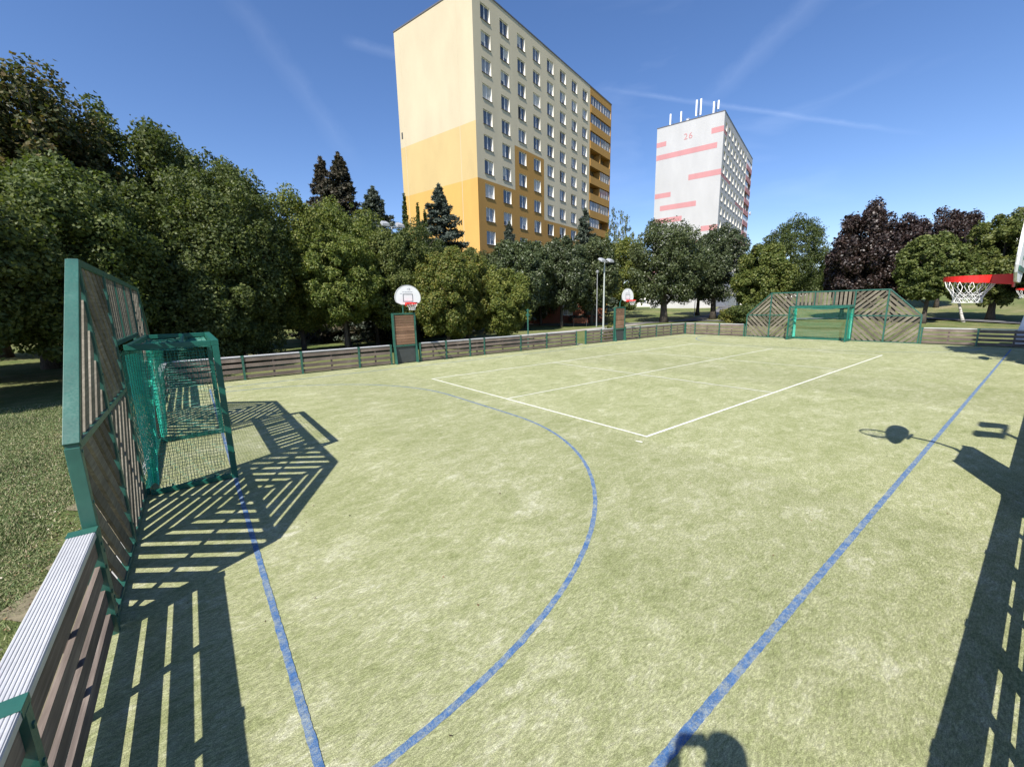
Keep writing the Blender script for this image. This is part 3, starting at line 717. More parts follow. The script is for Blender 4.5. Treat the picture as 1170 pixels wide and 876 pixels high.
# ------------------------------------------------------------------ buildings
U = Vector((-.2593, .9658)); N = Vector((.9658, .2593))     # long facade direction and its outward normal
def facade_block(root, C0, zone_long, zone_side, zbot, zroof, stripes=None):
    pass
def P3(C0, s, n_, z): q = C0+U*s+N*n_; return (q.x, q.y, z)
def bx(m, C0, s0, s1, n0, n1, z0, z1, mi=0):
    m.hexa([P3(C0, s0, n0, z0), P3(C0, s1, n0, z0), P3(C0, s1, n1, z0), P3(C0, s0, n1, z0), P3(C0, s0, n0, z1), P3(C0, s1, n0, z1), P3(C0, s1, n1, z1), P3(C0, s0, n1, z1)], mi)
def tower(label, C0, root_xy, zones, mats, side_zones, nrows, first_visible_rows, ncol=8, zr=38.4, ztop=37.6, tall_win=False):
    """C0: corner, s from -1.4 ; facade plane at n=0, body behind it"""
    C0 = Vector(C0)
    t = thing('apartment_building', label, 'building', (0, 0, 0), 0)
    REV = .22
    m = MB(); RV = len(mats); mats = list(mats)+['reveal_white']
    win = []
    edges = [-1.4]+[3.6*k-.95 for k in range(1, ncol+1)]
    for k in range(ncol):
        for j in range(nrows+1):
            z1 = ztop-2.8*j; z0 = z1-2.8
            a, b_ = edges[k], edges[k+1]; mi = zones(k, j)
            if j == nrows:
                m.quad([P3(C0, a, 0, 0), P3(C0, b_, 0, 0), P3(C0, b_, 0, z1), P3(C0, a, 0, z1)], mi); continue
            wa = 3.6*k; wb = wa+1.72; w1 = z1-.40; w0 = z1-2.02
            for (p, q, r_, s_) in ((a, b_, w1, z1), (a, b_, z0, w0), (a, wa, w0, w1), (wb, b_, w0, w1)):
                m.quad([P3(C0, p, 0, r_), P3(C0, q, 0, r_), P3(C0, q, 0, s_), P3(C0, p, 0, s_)], mi)
            m.quad([P3(C0, wb, 0, w0), P3(C0, wb, -REV, w0), P3(C0, wb, -REV, w1), P3(C0, wb, 0, w1)], RV)
            m.quad([P3(C0, wa, 0, w0), P3(C0, wa, 0, w1), P3(C0, wa, -REV, w1), P3(C0, wa, -REV, w0)], RV)
            m.quad([P3(C0, wa, 0, w1), P3(C0, wb, 0, w1), P3(C0, wb, -REV, w1), P3(C0, wa, -REV, w1)], RV)
            m.quad([P3(C0, wa, 0, w0), P3(C0, wa, -REV, w0), P3(C0, wb, -REV, w0), P3(C0, wb, 0, w0)], RV)
            win.append((wa, wb, w0, w1, k, j))
    m.quad([P3(C0, -1.4, 0, ztop), P3(C0, edges[-1], 0, ztop), P3(C0, edges[-1], 0, zr), P3(C0, -1.4, 0, zr)], zones(0, 0))
    wl = m.build('wall', mats, t, fix=False)
    # side wall by zones, back and far walls
    m = MB(); zz = [0]+[z for z, _ in side_zones]
    for i, (z1, mi) in enumerate(side_zones):
        z0 = zz[i]; m.quad([P3(C0, -1.4, 0, z0), P3(C0, -1.4, -13.95, z0), P3(C0, -1.4, -13.95, z1), P3(C0, -1.4, 0, z1)], mi)
    m.quad([P3(C0, -1.4, -13.95, 0), P3(C0, 36.4, -13.95, 0), P3(C0, 36.4, -13.95, zr), P3(C0, -1.4, -13.95, zr)], 0)
    m.quad([P3(C0, 36.4, 0, 0), P3(C0, 36.4, -13.95, 0), P3(C0, 36.4, -13.95, zr), P3(C0, 36.4, 0, zr)], 0)
    m.build('wall', mats, t, fix=False)
    m = MB(); bx(m, C0, -1.46, 36.46, -14.0, .06, zr, zr+.16); m.build('roof', 'roof_metal', t)
    # windows: frame, mullion, two sashes of glass, sill
    protos = {}; wr = random.Random(nrows*7+1)
    for (wa, wb, w0, w1, k, j) in win:
        if (k, j) not in first_visible_rows: continue
        kind_ = wr.choices((0, 1, 2, 3, 4), (50, 17, 17, 10, 6))[0]
        if kind_ not in protos:
            fm = MB(); w = wb-wa; h = w1-w0
            L = lambda s0, s1, n0, n1, z0, z1, mm: mm.hexa([tuple(x) for x in (
                (*(U*s0+N*n0), z0), (*(U*s1+N*n0), z0), (*(U*s1+N*n1), z0), (*(U*s0+N*n1), z0), (*(U*s0+N*n0), z1), (*(U*s1+N*n0), z1), (*(U*s1+N*n1), z1), (*(U*s0+N*n1), z1))])
            for (s0, s1, z0, z1) in ((.002, .07, .002, h-.002), (w-.07, w-.002, .002, h-.002), (.07, w-.07, .002, .08), (.07, w-.07, h-.07, h-.002), (w*.5-.045, w*.5+.045, .08, h-.07)):
                L(s0, s1, -REV+.002, -REV+.07, z0, z1, fm)
            ob = fm.build('window', 'window_frame', t)
            pm = {0: ('window_glass', 'window_glass'), 1: ('curtain', 'window_glass'), 2: ('window_glass', 'curtain'), 3: ('curtain', 'curtain'), 4: ('open_dark', 'window_glass')}[kind_]
            for (s0, s1), mm_ in zip(((.07, w*.5-.045), (w*.5+.045, w-.07)), pm):
                pn = MB(); cut = .08 if mm_ != 'curtain' or kind_ == 3 else .08+h*.28; L(s0, s1, -REV+.01, -REV+.03, cut, h-.07, pn); pn.build('pane', mm_, ob)
                if cut > .1:
                    pn = MB(); L(s0, s1, -REV+.01, -REV+.028, .08, cut-.004, pn); pn.build('pane', 'window_glass', ob)
            sm = MB(); L(-.06, w+.04, -.02, .07, -.055, -.003, sm); sm.build('sill', 'sill_metal', ob)
            protos[kind_] = ob
        else: ob = copy_tree(protos[kind_], t)
        q = C0+U*wa; ob.location = (q.x, q.y, w0)
    # dark backing behind the panes so that the openings are closed
    m = MB(); m.quad([P3(C0, -1.2, -REV-.02, 1), P3(C0, edges[-1], -REV-.02, 1), P3(C0, edges[-1], -REV-.02, zr-.3), P3(C0, -1.2, -REV-.02, zr-.3)]); m.build('inner_lining', 'loggia_inner', t, fix=False)
    return t, C0, edges[-1]
def loggias(t, C0, s0, s1, nrows, ztop, zr, par_mat, fin_mat, rg):
    m = MB(); bx(m, C0, s0, s0+.25, -1.3, .02, 0, zr); bx(m, C0, s1-.25, s1-.01, -1.3, .02, 0, zr); bx(m, C0, s0+.26, s1-.26, -1.3, .018, ztop-.35, zr-.003); m.build('side_fin', fin_mat, t)
    m = MB(); m.quad([P3(C0, s0+.2, -1.3, 0), P3(C0, s1-.2, -1.3, 0), P3(C0, s1-.2, -1.3, zr), P3(C0, s0+.2, -1.3, zr)]); m.build('recess_wall', 'loggia_inner', t, fix=False)
    midp = (s0+s1)/2
    for j in range(nrows):
        zf = ztop-2.8*(j+1)
        m = MB(); bx(m, C0, s0+.26, s1-.26, .02, .09, zf-.22, zf+.98); bx(m, C0, s0+.26, s1-.26, -1.28, .018, zf-.20, zf-.02)
        lg = m.build('loggia_parapet', par_mat, t)
        m = MB(); bx(m, C0, midp-.06, midp+.06, -1.28, -.02, zf, zf+2.5)
        m.build('divider', fin_mat, lg)
        halves = [(s0+.28, midp-.08), (midp+.08, s1-.28)]
        for a, c in halves:
            if rg.random() < .5:
                m = MB(); n = 4; w = (c-a)/n
                for i in range(n+1): bx(m, C0, a+i*w-.03 if i else a, a+i*w+.03 if i < n else c, -.10, -.05, zf+.99, zf+2.48)
                fr = m.build('glazing', 'window_frame', lg)
                m = MB(); bx(m, C0, a+.02, c-.02, -.09, -.07, zf+1.0, zf+2.46); m.build('pane', 'loggia_glass', fr)
# --- yellow block
def z1(k, j):
    if j >= 8: return 2
    if j >= 7 and k < 4: return 2
    if j >= 5 and k in (2, 3): return 2
    if j in (3, 4) and k in (2, 3): return 1
    return 0
mats1 = ['render_beige', 'render_beige', 'render_ochre', 'render_cream', 'render_yellow', 'render_orange']
vis = {(k, j) for k in range(8) for j in range(11)} | {(k, 11) for k in range(8)}
t1, c1, e1 = tower('tall yellow and orange apartment block with loggias on its right edge', (-45.31+.2593*0, 31.28), None, z1, mats1, [(18.0, 5), (24.3, 4), (38.4, 3)], 12, vis)
loggias(t1, c1, e1+.02, 36.4, 12, 37.6, 38.4, 'render_ochre', 'render_ochre', random.Random(4))
m = MB()       # panel joints showing through the render on the blank end wall
for n_ in (-2.6, -12.9): bx(m, c1, -1.412, -1.398, n_-.03, n_+.03, 0, 38.3)
m.build('wall_joint', 'joint_tone', t1)
m = MB(); bx(m, c1, -1.43, -1.39, -13.6, -13.35, 25.4, 26.2); m.build('vent', 'dark_steel', t1)
m = MB(); m.tube([P3(c1, 8, -4, 38.4), P3(c1, 8, -4, 41.5)], .05, 6); m.tube([P3(c1, 6.5, -3, 38.4), P3(c1, 6.5, -3, 39.6)], .08, 6); m.build('mast', 'lamp_grey', t1)
# --- white and salmon block
C2 = Vector((-47.18, 93.37)) + U*1.4
stripe_rows = {(2, 0), (3, 0)}
def z2(k, j): return 0
mats2 = ['render_grey', 'render_white']
vis2 = {(k, j) for k in range(8) for j in range(12)}
t2, c2, e2 = tower('white tower block with salmon pink stripes and rooftop antennas', C2, None, z2, mats2, [(41.35, 1)], 13, vis2, zr=41.35, ztop=40.15)
loggias(t2, c2, e2+.02, 36.4, 13, 40.15, 41.35, 'render_salmon', 'render_grey', random.Random(9))
for (a, b_, z, h) in ((14.0-.05, 11.8, 37.35, 1.0), (13.9, 1.1, 34.6, 1.1), (2.4, 0.0, 37.55, 1.1), (6.6, 0, 29.15, 1.15), (13.9, 10.3, 26.35, 1.05), (12.6, 4.7, 23.55, 1.1), (13.95, 7.6, 20.8, 1.1), (3.4, 0, 18.0, 1.1), (9.5, 4.0, 15.2, 1.1), (13.9, 7, 9.6, 1.1)):
    m = MB(); bx(m, c2, -1.412, -1.402, -a if a < 13.95 else -13.95, -b_, z, z+h); m.build('painted_stripe', 'render_salmon', t2)
for (s0, s1, j) in ((-1.39, 2.0, 0), (-1.39, 8.5, 3), (16, 27, 4), (12, 27, 7)):
    z = 40.15-2.8*j-2.75; m = MB(); bx(m, c2, s0, s1, .004, .014, z, z+.62); m.build('painted_stripe', 'render_salmon', t2)
tx = bpy.data.curves.new('house_number', 'FONT'); tx.body = '26'; tx.size = 1.75; tx.extrude = .01; tx.align_x = 'CENTER'; tx.space_character = 1.15
to = bpy.data.objects.new('house_number', tx); C.objects.link(to)
dg = bpy.context.evaluated_depsgraph_get(); mesh = bpy.data.meshes.new_from_object(to.evaluated_get(dg)); bpy.data.objects.remove(to)
no = bpy.data.objects.new('house_number', mesh); C.objects.link(no); mesh.materials.clear(); mesh.materials.append(MATS['render_salmon']); no.parent = t2
q = P3(c2, -1.42, -7.1, 37.7)
ax = Vector((N.x, N.y, 0)); up = Vector((0, 0, 1)); nn_ = -Vector((U.x, U.y, 0))
no.matrix_basis = Matrix.Translation(q) @ Matrix((ax, up, nn_)).transposed().to_4x4()
for i, (n_, za, zb_, dbl) in enumerate(((11.4, 41.75, 44.1, 0), (9.1, 41.9, 44.0, 0), (5.5, 42.2, 45.4, 1), (2.0, 41.7, 44.1, 2))):
    q = c2+U*(-.2)+N*(-n_); t = thing('mobile_antenna', ['tall white panel antenna at the left end of the white tower roof', 'white panel antenna second from the left on the white tower roof', 'tallest pair of white panel antennas in the middle of the white tower roof', 'pair of white panel antennas at the right end of the white tower roof'][i], 'antenna', (q.x, q.y, 41.5), 0, 'mobile antennas on the white tower roof')
    m = MB(); m.tube([(0, 0, 0), (0, 0, zb_-41.7)], .06, 8); m.bar((0, 0, 1.6), (N.x*.9, N.y*.9, .02), .05, .05); m.build('mast', 'dark_steel', t)
    offs = [0] if not dbl else [(-.45), (.45)]
    for kx, o_ in enumerate(offs):
        lo = za-41.5 + (.7 if dbl == 2 and kx == 1 else 0); m = MB(); px = N*o_-U*.25
        m.bar((px.x, px.y, lo), (px.x, px.y, zb_-41.5), .32, .18, (U.x, U.y, 0)); m.build('antenna_panel', 'board_white', t, bevel=.03)
        if dbl: 
            m = MB(); m.bar((0, 0, lo+.5), (px.x+U.x*.1, px.y+U.y*.1, lo+.5), .05, .05); m.build('bracket', 'dark_steel', t)
q = c2+N*(-7.7); t = thing('roof_vent', 'small white vent box on the white tower roof between the antennas', 'vent', (q.x, q.y, 41.5))
m = MB(); m.box(-.25, .25, -.25, .25, 0, .7); m.build('box', 'board_white', t); m = MB(); m.box(-.32, .32, -.32, .32, .703, .76); m.build('lid', 'board_white', t)
for i, (s_, n_) in enumerate(((33, 1.1), (34.5, 1.2))):
    q = c2+U*s_+N*n_; z = (26.4, 18.6)[i]
    t = thing('satellite_dish', ['upper', 'lower'][i]+' white satellite dish on the right edge of the white tower', 'satellite dish', (q.x, q.y, z), 0, 'satellite dishes on the white tower')
    m = MB(); m.tube([(0, 0, 0), (-N.x*.3, -N.y*.3, 0), (-N.x*.38, -N.y*.38, 0)], [.55, .3, .05], 14); m.build('dish', 'board_white', t)
    m = MB(); m.bar((-N.x*.3, -N.y*.3, 0), (-N.x*1.1, -N.y*1.1, -.3), .06, .06); m.build('arm', 'lamp_grey', t)
# --- third block, mostly outside the right edge, far away
def simple_house(label, x, y, rz, w, d, h, wall, roofh, rows, cols, name='house', roofmat='roof_metal', z=None, doors=True):
    z = ground_z(x, y) if z is None else z
    t = thing(name, label, 'building', (x, y, z), rz)
    m = MB(); m.box(-w/2, w/2, -d/2, d/2, -3, h); m.build('wall', wall, t)
    m = MB()
    if roofh > .5:
        m.hexa([(-w/2-.4, -d/2-.4, h), (w/2+.4, -d/2-.4, h), (w/2+.4, d/2+.4, h), (-w/2-.4, d/2+.4, h), (-w/2-.4, -.05, h+roofh), (w/2+.4, -.05, h+roofh), (w/2+.4, .05, h+roofh), (-w/2-.4, .05, h+roofh)])
    else: m.box(-w/2-.3, w/2+.3, -d/2-.3, d/2+.3, h+.003, h+.3)
    m.build('roof', roofmat, t)
    for r_ in range(rows):
        for c_ in range(cols):
            xx = -w/2+w*(c_+.5)/cols; zz = 1.0+r_*2.8
            if zz+1.4 > h: continue
            m = MB(); m.box(xx-.7, xx+.7, -d/2-.05, -d/2+.01, zz, zz+1.4); fo = m.build('window', 'window_frame', t)
            m = MB(); m.box(xx-.6, xx-.04, -d/2-.06, -d/2-.045, zz+.1, zz+1.3); m.box(xx+.04, xx+.6, -d/2-.06, -d/2-.045, zz+.1, zz+1.3); m.build('pane', 'window_glass', fo)
    return t
simple_house('distant grey tower block showing only its edge above the trees at the right margin', .5, 283.5, 0, 30, 14, 34, 'render_darkgrey', .3, 11, 8, 'apartment_building', z=4)
simple_house('long low pale building seen beneath the crowns of the broad oaks', -66, 132, rad(25), 46, 12, 4.2, 'render_pale', .3, 1, 9, 'low_building')
simple_house('low dark brick building in the shade behind the maples', -43.2, 43, rad(62), 11, 3, 3.0, 'render_brick', .3, 1, 3, 'low_building')
simple_house('white house with dark roof on the far hillside, left of the others', -27, 238, rad(5), 12, 9, 6, 'render_white', 3, 2, 3, z=18)
simple_house('pale long house on the far hillside near the right margin', -13, 240, rad(-5), 16, 9, 5, 'render_pale', 2.4, 2, 4, z=19.0)
simple_house('small white house highest on the far hillside', -19.5, 262, rad(8), 9, 8, 5, 'render_white', 2.5, 2, 2, z=21.5)
# white sloping shelter beyond the far boards at the right margin
t = thing('equipment_box', 'white sloping-fronted box beyond the far boards at the right margin', 'box', (-.15, 33.6, -.02))
m = MB(); m.hexa([(-.95, -.6, 0), (1, -.6, 0), (1, .6, 0), (-.95, .6, 0), (-.68, -.5, 1.95), (1, -.5, 1.95), (1, .5, 1.95), (-.68, .5, 1.95)]); m.build('body', 'board_white', t, bevel=.02)
m = MB(); m.box(-.68, 1.05, -.62, .62, 1.953, 2.0); m.build('lid', 'board_white', t)

# ------------------------------------------------------------------ trees
def leaf_mesh(name, pts, nrm, size, mat, aspect=.62, rg=None, fold=True):
    """one pointed leaf-like face (4 verts, bent) per point"""
    rg = rg or np.random.default_rng(1); n = len(pts)
    d = rg.normal(size=(n, 3)); nrm = nrm/np.maximum(1e-6, np.linalg.norm(nrm, axis=1, keepdims=True))
    nm = nrm+rg.normal(size=(n, 3))*.75; nm /= np.linalg.norm(nm, axis=1, keepdims=True)
    tt = np.cross(nm, d); tt /= np.linalg.norm(tt, axis=1, keepdims=True); bb = np.cross(nm, tt)
    s = size*rg.uniform(.6, 1.3, size=(n, 1))
    a = pts+tt*s; c = pts-tt*s*.9+nm*s*.15; b_ = pts+bb*s*aspect-nm*s*.12; e = pts-bb*s*aspect-nm*s*.12
    V = np.stack([a, b_, c, e], 1).reshape(-1, 3)
    me = bpy.data.meshes.new(name); me.vertices.add(4*n); me.vertices.foreach_set('co', V.ravel())
    me.loops.add(4*n); me.loops.foreach_set('vertex_index', np.arange(4*n, dtype=np.int32))
    me.polygons.add(n); me.polygons.foreach_set('loop_start', np.arange(0, 4*n, 4, dtype=np.int32)); me.polygons.foreach_set('loop_total', np.full(n, 4, dtype=np.int32))
    me.materials.append(MATS[mat]); me.update(calc_edges=True); return me

def crown_pts(rg, n, lobes, spread=.20, flat=.75, low=.0):
    """unit crown in [-1,1]^2 x [0,1]; lobes = number of leaf clumps through the volume"""
    cs = []
    while len(cs) < lobes:
        p = rg.uniform(-1, 1, 3); z = p[2]*.5+.5
        prof = max(0, 1-((z-.46)/.55)**2)**.42 if z > .46 else max(0, 1-((z-.46)/.50)**2)**.5
        rr = np.hypot(p[0], p[1])
        if rr < prof*(1-spread*.5) and (rr > prof*.35 or rg.random() < .3): cs.append((p[0], p[1], z))
    cs = np.array(cs); w = np.clip(rg.lognormal(-.08, .42, lobes), .4, 2.1); idx = rg.choice(lobes, n, p=w**2/np.sum(w**2))
    d = rg.normal(size=(n, 3)); d /= np.linalg.norm(d, axis=1, keepdims=True)
    rad_ = (rg.uniform(.25, 1, n)**.45)[:, None]*w[idx][:, None]*spread
    stray = (rg.random(n) < .09)[:, None]; rad_ = np.where(stray, rad_*rg.uniform(1.05, 1.38, (n, 1)), rad_)
    off = d*rad_*np.array([1, 1, flat*.62])
    pts = cs[idx]+off; out = pts-np.array([0, 0, .4]); out[:, 2] += .3
    return pts, d*.8+out*.5+np.array([0, 0, .25])

def limbs(mb, rg, h0, R, H, r0, zb, n=7, lean=0, fork=None):
    """tapered trunk with limbs reaching into the crown; zb..zb+H crown"""
    top = zb+H*.72
    pts = []; rr = []
    k = 7
    for i in range(k+1):
        f_ = i/k; pts.append((lean*f_*top+.08*R*math.sin(f_*3.1+h0)*f_, .06*R*math.cos(f_*4+h0)*f_, -.15+f_*(top+.15))); rr.append(r0*(1-.78*f_)*(1.35 if i == 0 else 1))
    mb.tube(pts, rr, 9)
    for i in range(n):
        f_ = rg.uniform(zb/top*.75, .9) if zb < top else .6
        a = 2*math.pi*i/n+rg.uniform(-.4, .4); base = Vector((lean*f_*top, 0, f_*top)); L = R*rg.uniform(.55, .85)
        p1 = base+Vector((math.cos(a)*L*.45, math.sin(a)*L*.45, H*.10)); p2 = base+Vector((math.cos(a)*L, math.sin(a)*L, H*rg.uniform(.18, .32)))
        rb = r0*(1-.75*f_)*.5; mb.tube([base, p1, p2], [rb, rb*.65, rb*.2], 6)
        for s_ in range(2):
            q = p1.lerp(p2, rg.uniform(.2, .8)); aa = a+rg.choice([-1, 1])*rg.uniform(.5, 1)
            mb.tube([q, q+Vector((math.cos(aa)*L*.35, math.sin(aa)*L*.35, H*.12))], [rb*.4, rb*.1], 5)

CROWN = {}
def crown_variant(kind, mat, R, H, leaf, n, lobes, spread, seed, flat=.75):
    key = (kind, mat, round(R*2), round(H*2), seed % 3)
    if key in CROWN: return CROWN[key]
    rg = np.random.default_rng(seed); p, nn = crown_pts(rg, n, lobes, spread, flat)
    p = p*np.array([R, R, H]); me = leaf_mesh('crown', p, nn, leaf, mat, rg=rg); CROWN[key] = me; return me
def broadleaf(name, label, x, y, ztop, R, zb, mat, leaf=.13, n=26000, lobes=150, spread=.2, seed=1, trunk_r=.22, bark='bark', cat='tree', group=None, lean=0, lowskirt=False):
    z = ground_z(x, y); H = ztop-z-zb
    t = thing(name, label, cat, (x, y, z), (seed*1.7) % 6.28 if not lean else 0, group)
    me = crown_variant(name, mat, R, H, leaf, n, lobes, spread, seed)
    o = bpy.data.objects.new('crown', me); C.objects.link(o); o.parent = t; o.location = (lean*zb, 0, zb)
    m = MB(); limbs(m, random.Random(seed), seed, R, H, trunk_r, zb, lean=lean); m.build('trunk', bark, t, smooth=True)
    return t
def spruce(name, label, x, y, ztop, R, mat, n=15000, seed=1, zb=1.0, leaf=.20, group=None):
    z = ground_z(x, y); H = ztop-z-zb; rg = np.random.default_rng(seed)
    t = thing(name, label, 'tree', (x, y, z), 0, group); P_ = []; Nn = []
    levels = int(H/.34); cnt = 0
    for i in range(levels):
        f_ = i/levels; zz = zb+H*f_; rl = R*(1-f_)**.85*rg.uniform(.8, 1.12)+.08
        nb = max(4, int(9*(1-f_)+4)); per = max(14, int(n*1.6/levels/nb*(1.4-.7*f_)))
        for b_ in range(nb):
            a = rg.uniform(0, 6.28); L = rl*rg.uniform(.65, 1.12)
            u_ = rg.uniform(0.05, 1, per)**.8
            droop = -.22*L*u_+.12*L*u_**2
            wdt = .16*L*(1-u_*.6)+.06
            off = rg.normal(size=per)*wdt*.6
            P_.append(np.stack([np.cos(a)*L*u_-np.sin(a)*off, np.sin(a)*L*u_+np.cos(a)*off, zz+droop-np.abs(rg.normal(size=per))*.16], 1))
            Nn.append(np.tile([np.cos(a)*.3, np.sin(a)*.3, 1], (per, 1)))
    tip = np.stack([rg.normal(size=120)*.05, rg.normal(size=120)*.05, zb+H*rg.uniform(.93, 1.0, 120)], 1); P_.append(tip); Nn.append(np.tile([.5, 0, .5], (120, 1)))
    me = leaf_mesh('crown', np.concatenate(P_), np.concatenate(Nn), leaf, mat, .3, rg); o = bpy.data.objects.new('crown', me); C.objects.link(o); o.parent = t
    m = MB(); m.tube([(0, 0, -.1), (0, 0, H*.5), (0, 0, zb+H*.98)], [.2, .11, .02], 8); m.build('trunk', 'bark', t, smooth=True)
    return t

# far-left high wood
GB = 'high dark trees at the far left'
for i, (x, y, zt, R, lab) in enumerate([(-27.5, -10.5, 12.6, 4.6, 'highest rusty-tipped dark tree at the left edge'), (-30, -5.6, 13.3, 4.4, 'tall dark tree second from the left edge, rusty leaf tips'),
                               (-33, -1.8, 13.2, 4.0, 'tall dark tree behind the left corner, crown sloping down to the right'), (-35.5, 2.2, 12.4, 3.6, 'dark tree stepping down at the right end of the high wood'),
                               (-38, -9, 13.6, 5, 'dark tree at the back of the high wood on the left')]):
    broadleaf('dark_tree', lab, x, y, zt, R, 2.2, 'leaf_rusty' if i in (0, 1) else 'leaf_dark', .105, 80000, 420, .125, 20+i, .35, group=GB)
GF = 'rounded trees behind the near goal wall'
for i, (x, y, zt, R, zb, mt, lab) in enumerate([(-18.8, -6.6, 6.9, 3.6, 1.3, 'leaf_mid', 'low spreading green tree at the left edge over the shaded ground'), (-21.8, -3.4, 7.4, 3.0, 1.2, 'leaf_mid', 'low green tree straight behind the tall slatted wall post'),
                                         (-24.2, -.8, 7.5, 2.6, .9, 'leaf_dark', 'dark green tree just left of the netted goal top'), (-26.0, -7, 8.2, 3.6, 1.6, 'leaf_dark', 'dark green tree deep in the shade at the left'),
                                         (-25.4, 1.9, 9.4, 3.2, .5, 'leaf_mid', 'dense round green tree reaching down to the boards right of the near goal'), (-23.2, .6, 5.6, 2.2, .3, 'leaf_mid', 'low bushy tree filling the corner behind the near goal')]):
    broadleaf('round_tree', lab, x, y, zt, R, zb, mt, .072, 84000, 460, .125, 40+i, .2, group=GF)
GL = 'light green trees behind the left boards'
for i, (x, y, zt, R, zb, mt, lab) in enumerate([(-26.8, 5.2, 8.7, 2.8, 1.8, 'leaf_light', 'light green feathery tree with thin dark trunk left of centre'), (-28.3, 8.2, 9.1, 2.9, 2.0, 'leaf_light', 'light green tree below the twin spruce tips'),
                                         (-24.6, 7.0, 6.6, 2.3, 1.9, 'leaf_light', 'pale green low crown in front of the light green trees'), (-25.2, 10.5, 7.0, 2.4, 1.6, 'leaf_mid', 'green tree directly behind the nearer basketball backboard'),
                                         (-22.8, 12.6, 5.9, 2.1, .9, 'leaf_yellow', 'yellowish spreading tree right of the nearer basketball tower'), (-23.6, 14.6, 5.9, 2.0, 1.0, 'leaf_yellow', 'yellow-green tree with browning tips overhanging the left boards'),
                                         (-22.4, 16.4, 5.0, 1.9, .8, 'leaf_light', 'low yellowish tree at the right end of the light green row, above the boards'), (-30.5, 14.2, 8.7, 3.0, 1.4, 'leaf_dark', 'dark green tree below the columnar conifers'), (-29.5, 10.6, 7.6, 2.6, 1.8, 'leaf_mid', 'mid green tree behind the floodlight pole'),
                                         (-27.5, 16.8, 6.8, 2.5, 1.2, 'leaf_mid', 'mid green tree under the corner of the yellow block')]):
    broadleaf('light_tree', lab, x, y, zt, R, zb, mt, .066, 66000, 400, .12, 60+i, .14, group=GL)
for i, (x, y, zt, R, mt, lab) in enumerate([(-37.0, 11.2, 15.0, 5.6, 'needle_brown', 'brownish spruce, right one of the twin tips left of the yellow block'), (-38.8, 10.3, 15.0, 5.0, 'needle_brown', 'brownish spruce, left one of the twin tips left of the yellow block'),
                                     (-34.8, 13.0, 12.2, 5.6, 'needle_blue', 'lower dark spruce just left of the yellow block'), (-35.4, 19.3, 13.5, 6.2, 'needle_blue', 'large blue-grey spruce in front of the orange end wall'),
                                     (-38.5, 29.6, 11.8, 3.0, 'needle_blue', 'small slender spruce in front of the orange facade'), (-41.9, 45.7, 15.8, 5.0, 'needle_blue', 'dark spruce in front of the loggias of the yellow block')]):
    spruce('spruce_tree', lab, x, y, zt, R, mt, 20000, 80+i, group='spruces in front of the yellow block')
for i, (x, y, zt) in enumerate([(-34.9, 15.7, 12.1), (-35.3, 17.1, 11.6), (-35.6, 17.9, 11.2)]):
    spruce('columnar_conifer', ['narrow dark columnar conifer, leftmost against the orange wall', 'narrow dark columnar conifer in the middle against the orange wall', 'thin columnar conifer beside the big blue-grey spruce'][i], x, y, zt, .75-.12*i, 'leaf_dark', 12000, 90+i, .6, .10, 'columnar conifers against the orange wall')
GM = 'round maples before the yellow block'
for i, (x, y, zt, R, zb, lab) in enumerate([(-33.5, 26.4, 8.6, 3.0, 2.1, 'dark maple left of the slim green post'), (-36.2, 30.0, 9.3, 3.1, 2.2, 'dark maple with a forked trunk behind the green post'),
                                     (-35.6, 35.0, 10.0, 3.3, 2.1, 'dark glossy maple in the middle of the maple row'), (-35.0, 39.6, 10.2, 3.3, 2.1, 'dark glossy maple left of the pale floodlight pole'),
                                     (-41.0, 36.5, 9.6, 3.4, 2.1, 'maple in the second row behind the bench'), (-40.0, 28.0, 8.6, 3.2, 2.0, 'maple in the second row below the orange facade')]):
    broadleaf('maple_tree', lab, x, y, zt, R, zb, 'leaf_maple', .12, 42000, 300, .135, 100+i, .18, group=GM)
GO = 'park trees beyond the far corner of the court'
for i, (x, y, zt, R, zb, mt, tr, lab) in enumerate([(-41.5, 53.9, 12.2, 4.4, 2.4, 'leaf_light', .25, 'lighter green tree behind the pale floodlight pole'), (-31.0, 49.0, 12.6, 4.9, 2.7, 'leaf_maple', .48, 'broad oak with thick forked trunk right of the farther basketball tower'),
                                             (-29.6, 59.0, 12.6, 4.3, 3.0, 'leaf_maple', .40, 'second broad oak with straight dark trunk beside the path'), (-21.8, 55.0, 9.0, 3.2, 1.5, 'leaf_light', .2, 'yellow-green tree behind the left end of the far goal wall'),
                                             (-27.7, 80.4, 15.3, 5.5, 2.5, 'leaf_dark', .35, 'tall dark green tree behind the yellow-green one'), (-36.0, 66.5, 11.8, 4.2, 2.5, 'leaf_mid', .3, 'green tree filling between the two broad oaks'),
                                             (-7.4, 54.5, 7.9, 2.5, 2.4, 'leaf_mid', .2, 'small round green tree on the lawn right of the purple trees'), (-3.6, 60.0, 9.7, 3.0, 1.8, 'leaf_mid', .3, 'large green tree behind the red hoop'),
                                             (2.0, 56.0, 10.8, 3.6, 2.2, 'leaf_mid', .35, 'tallest green tree at the right margin behind the hoop'), (-17.5, 74, 9.5, 4, 2, 'leaf_dark', .3, 'dark low tree behind the purple trees')]):
    broadleaf('park_tree', lab, x, y, zt, R, zb, mt, .13, 40000, 300, .135, 120+i, tr, group=GO)
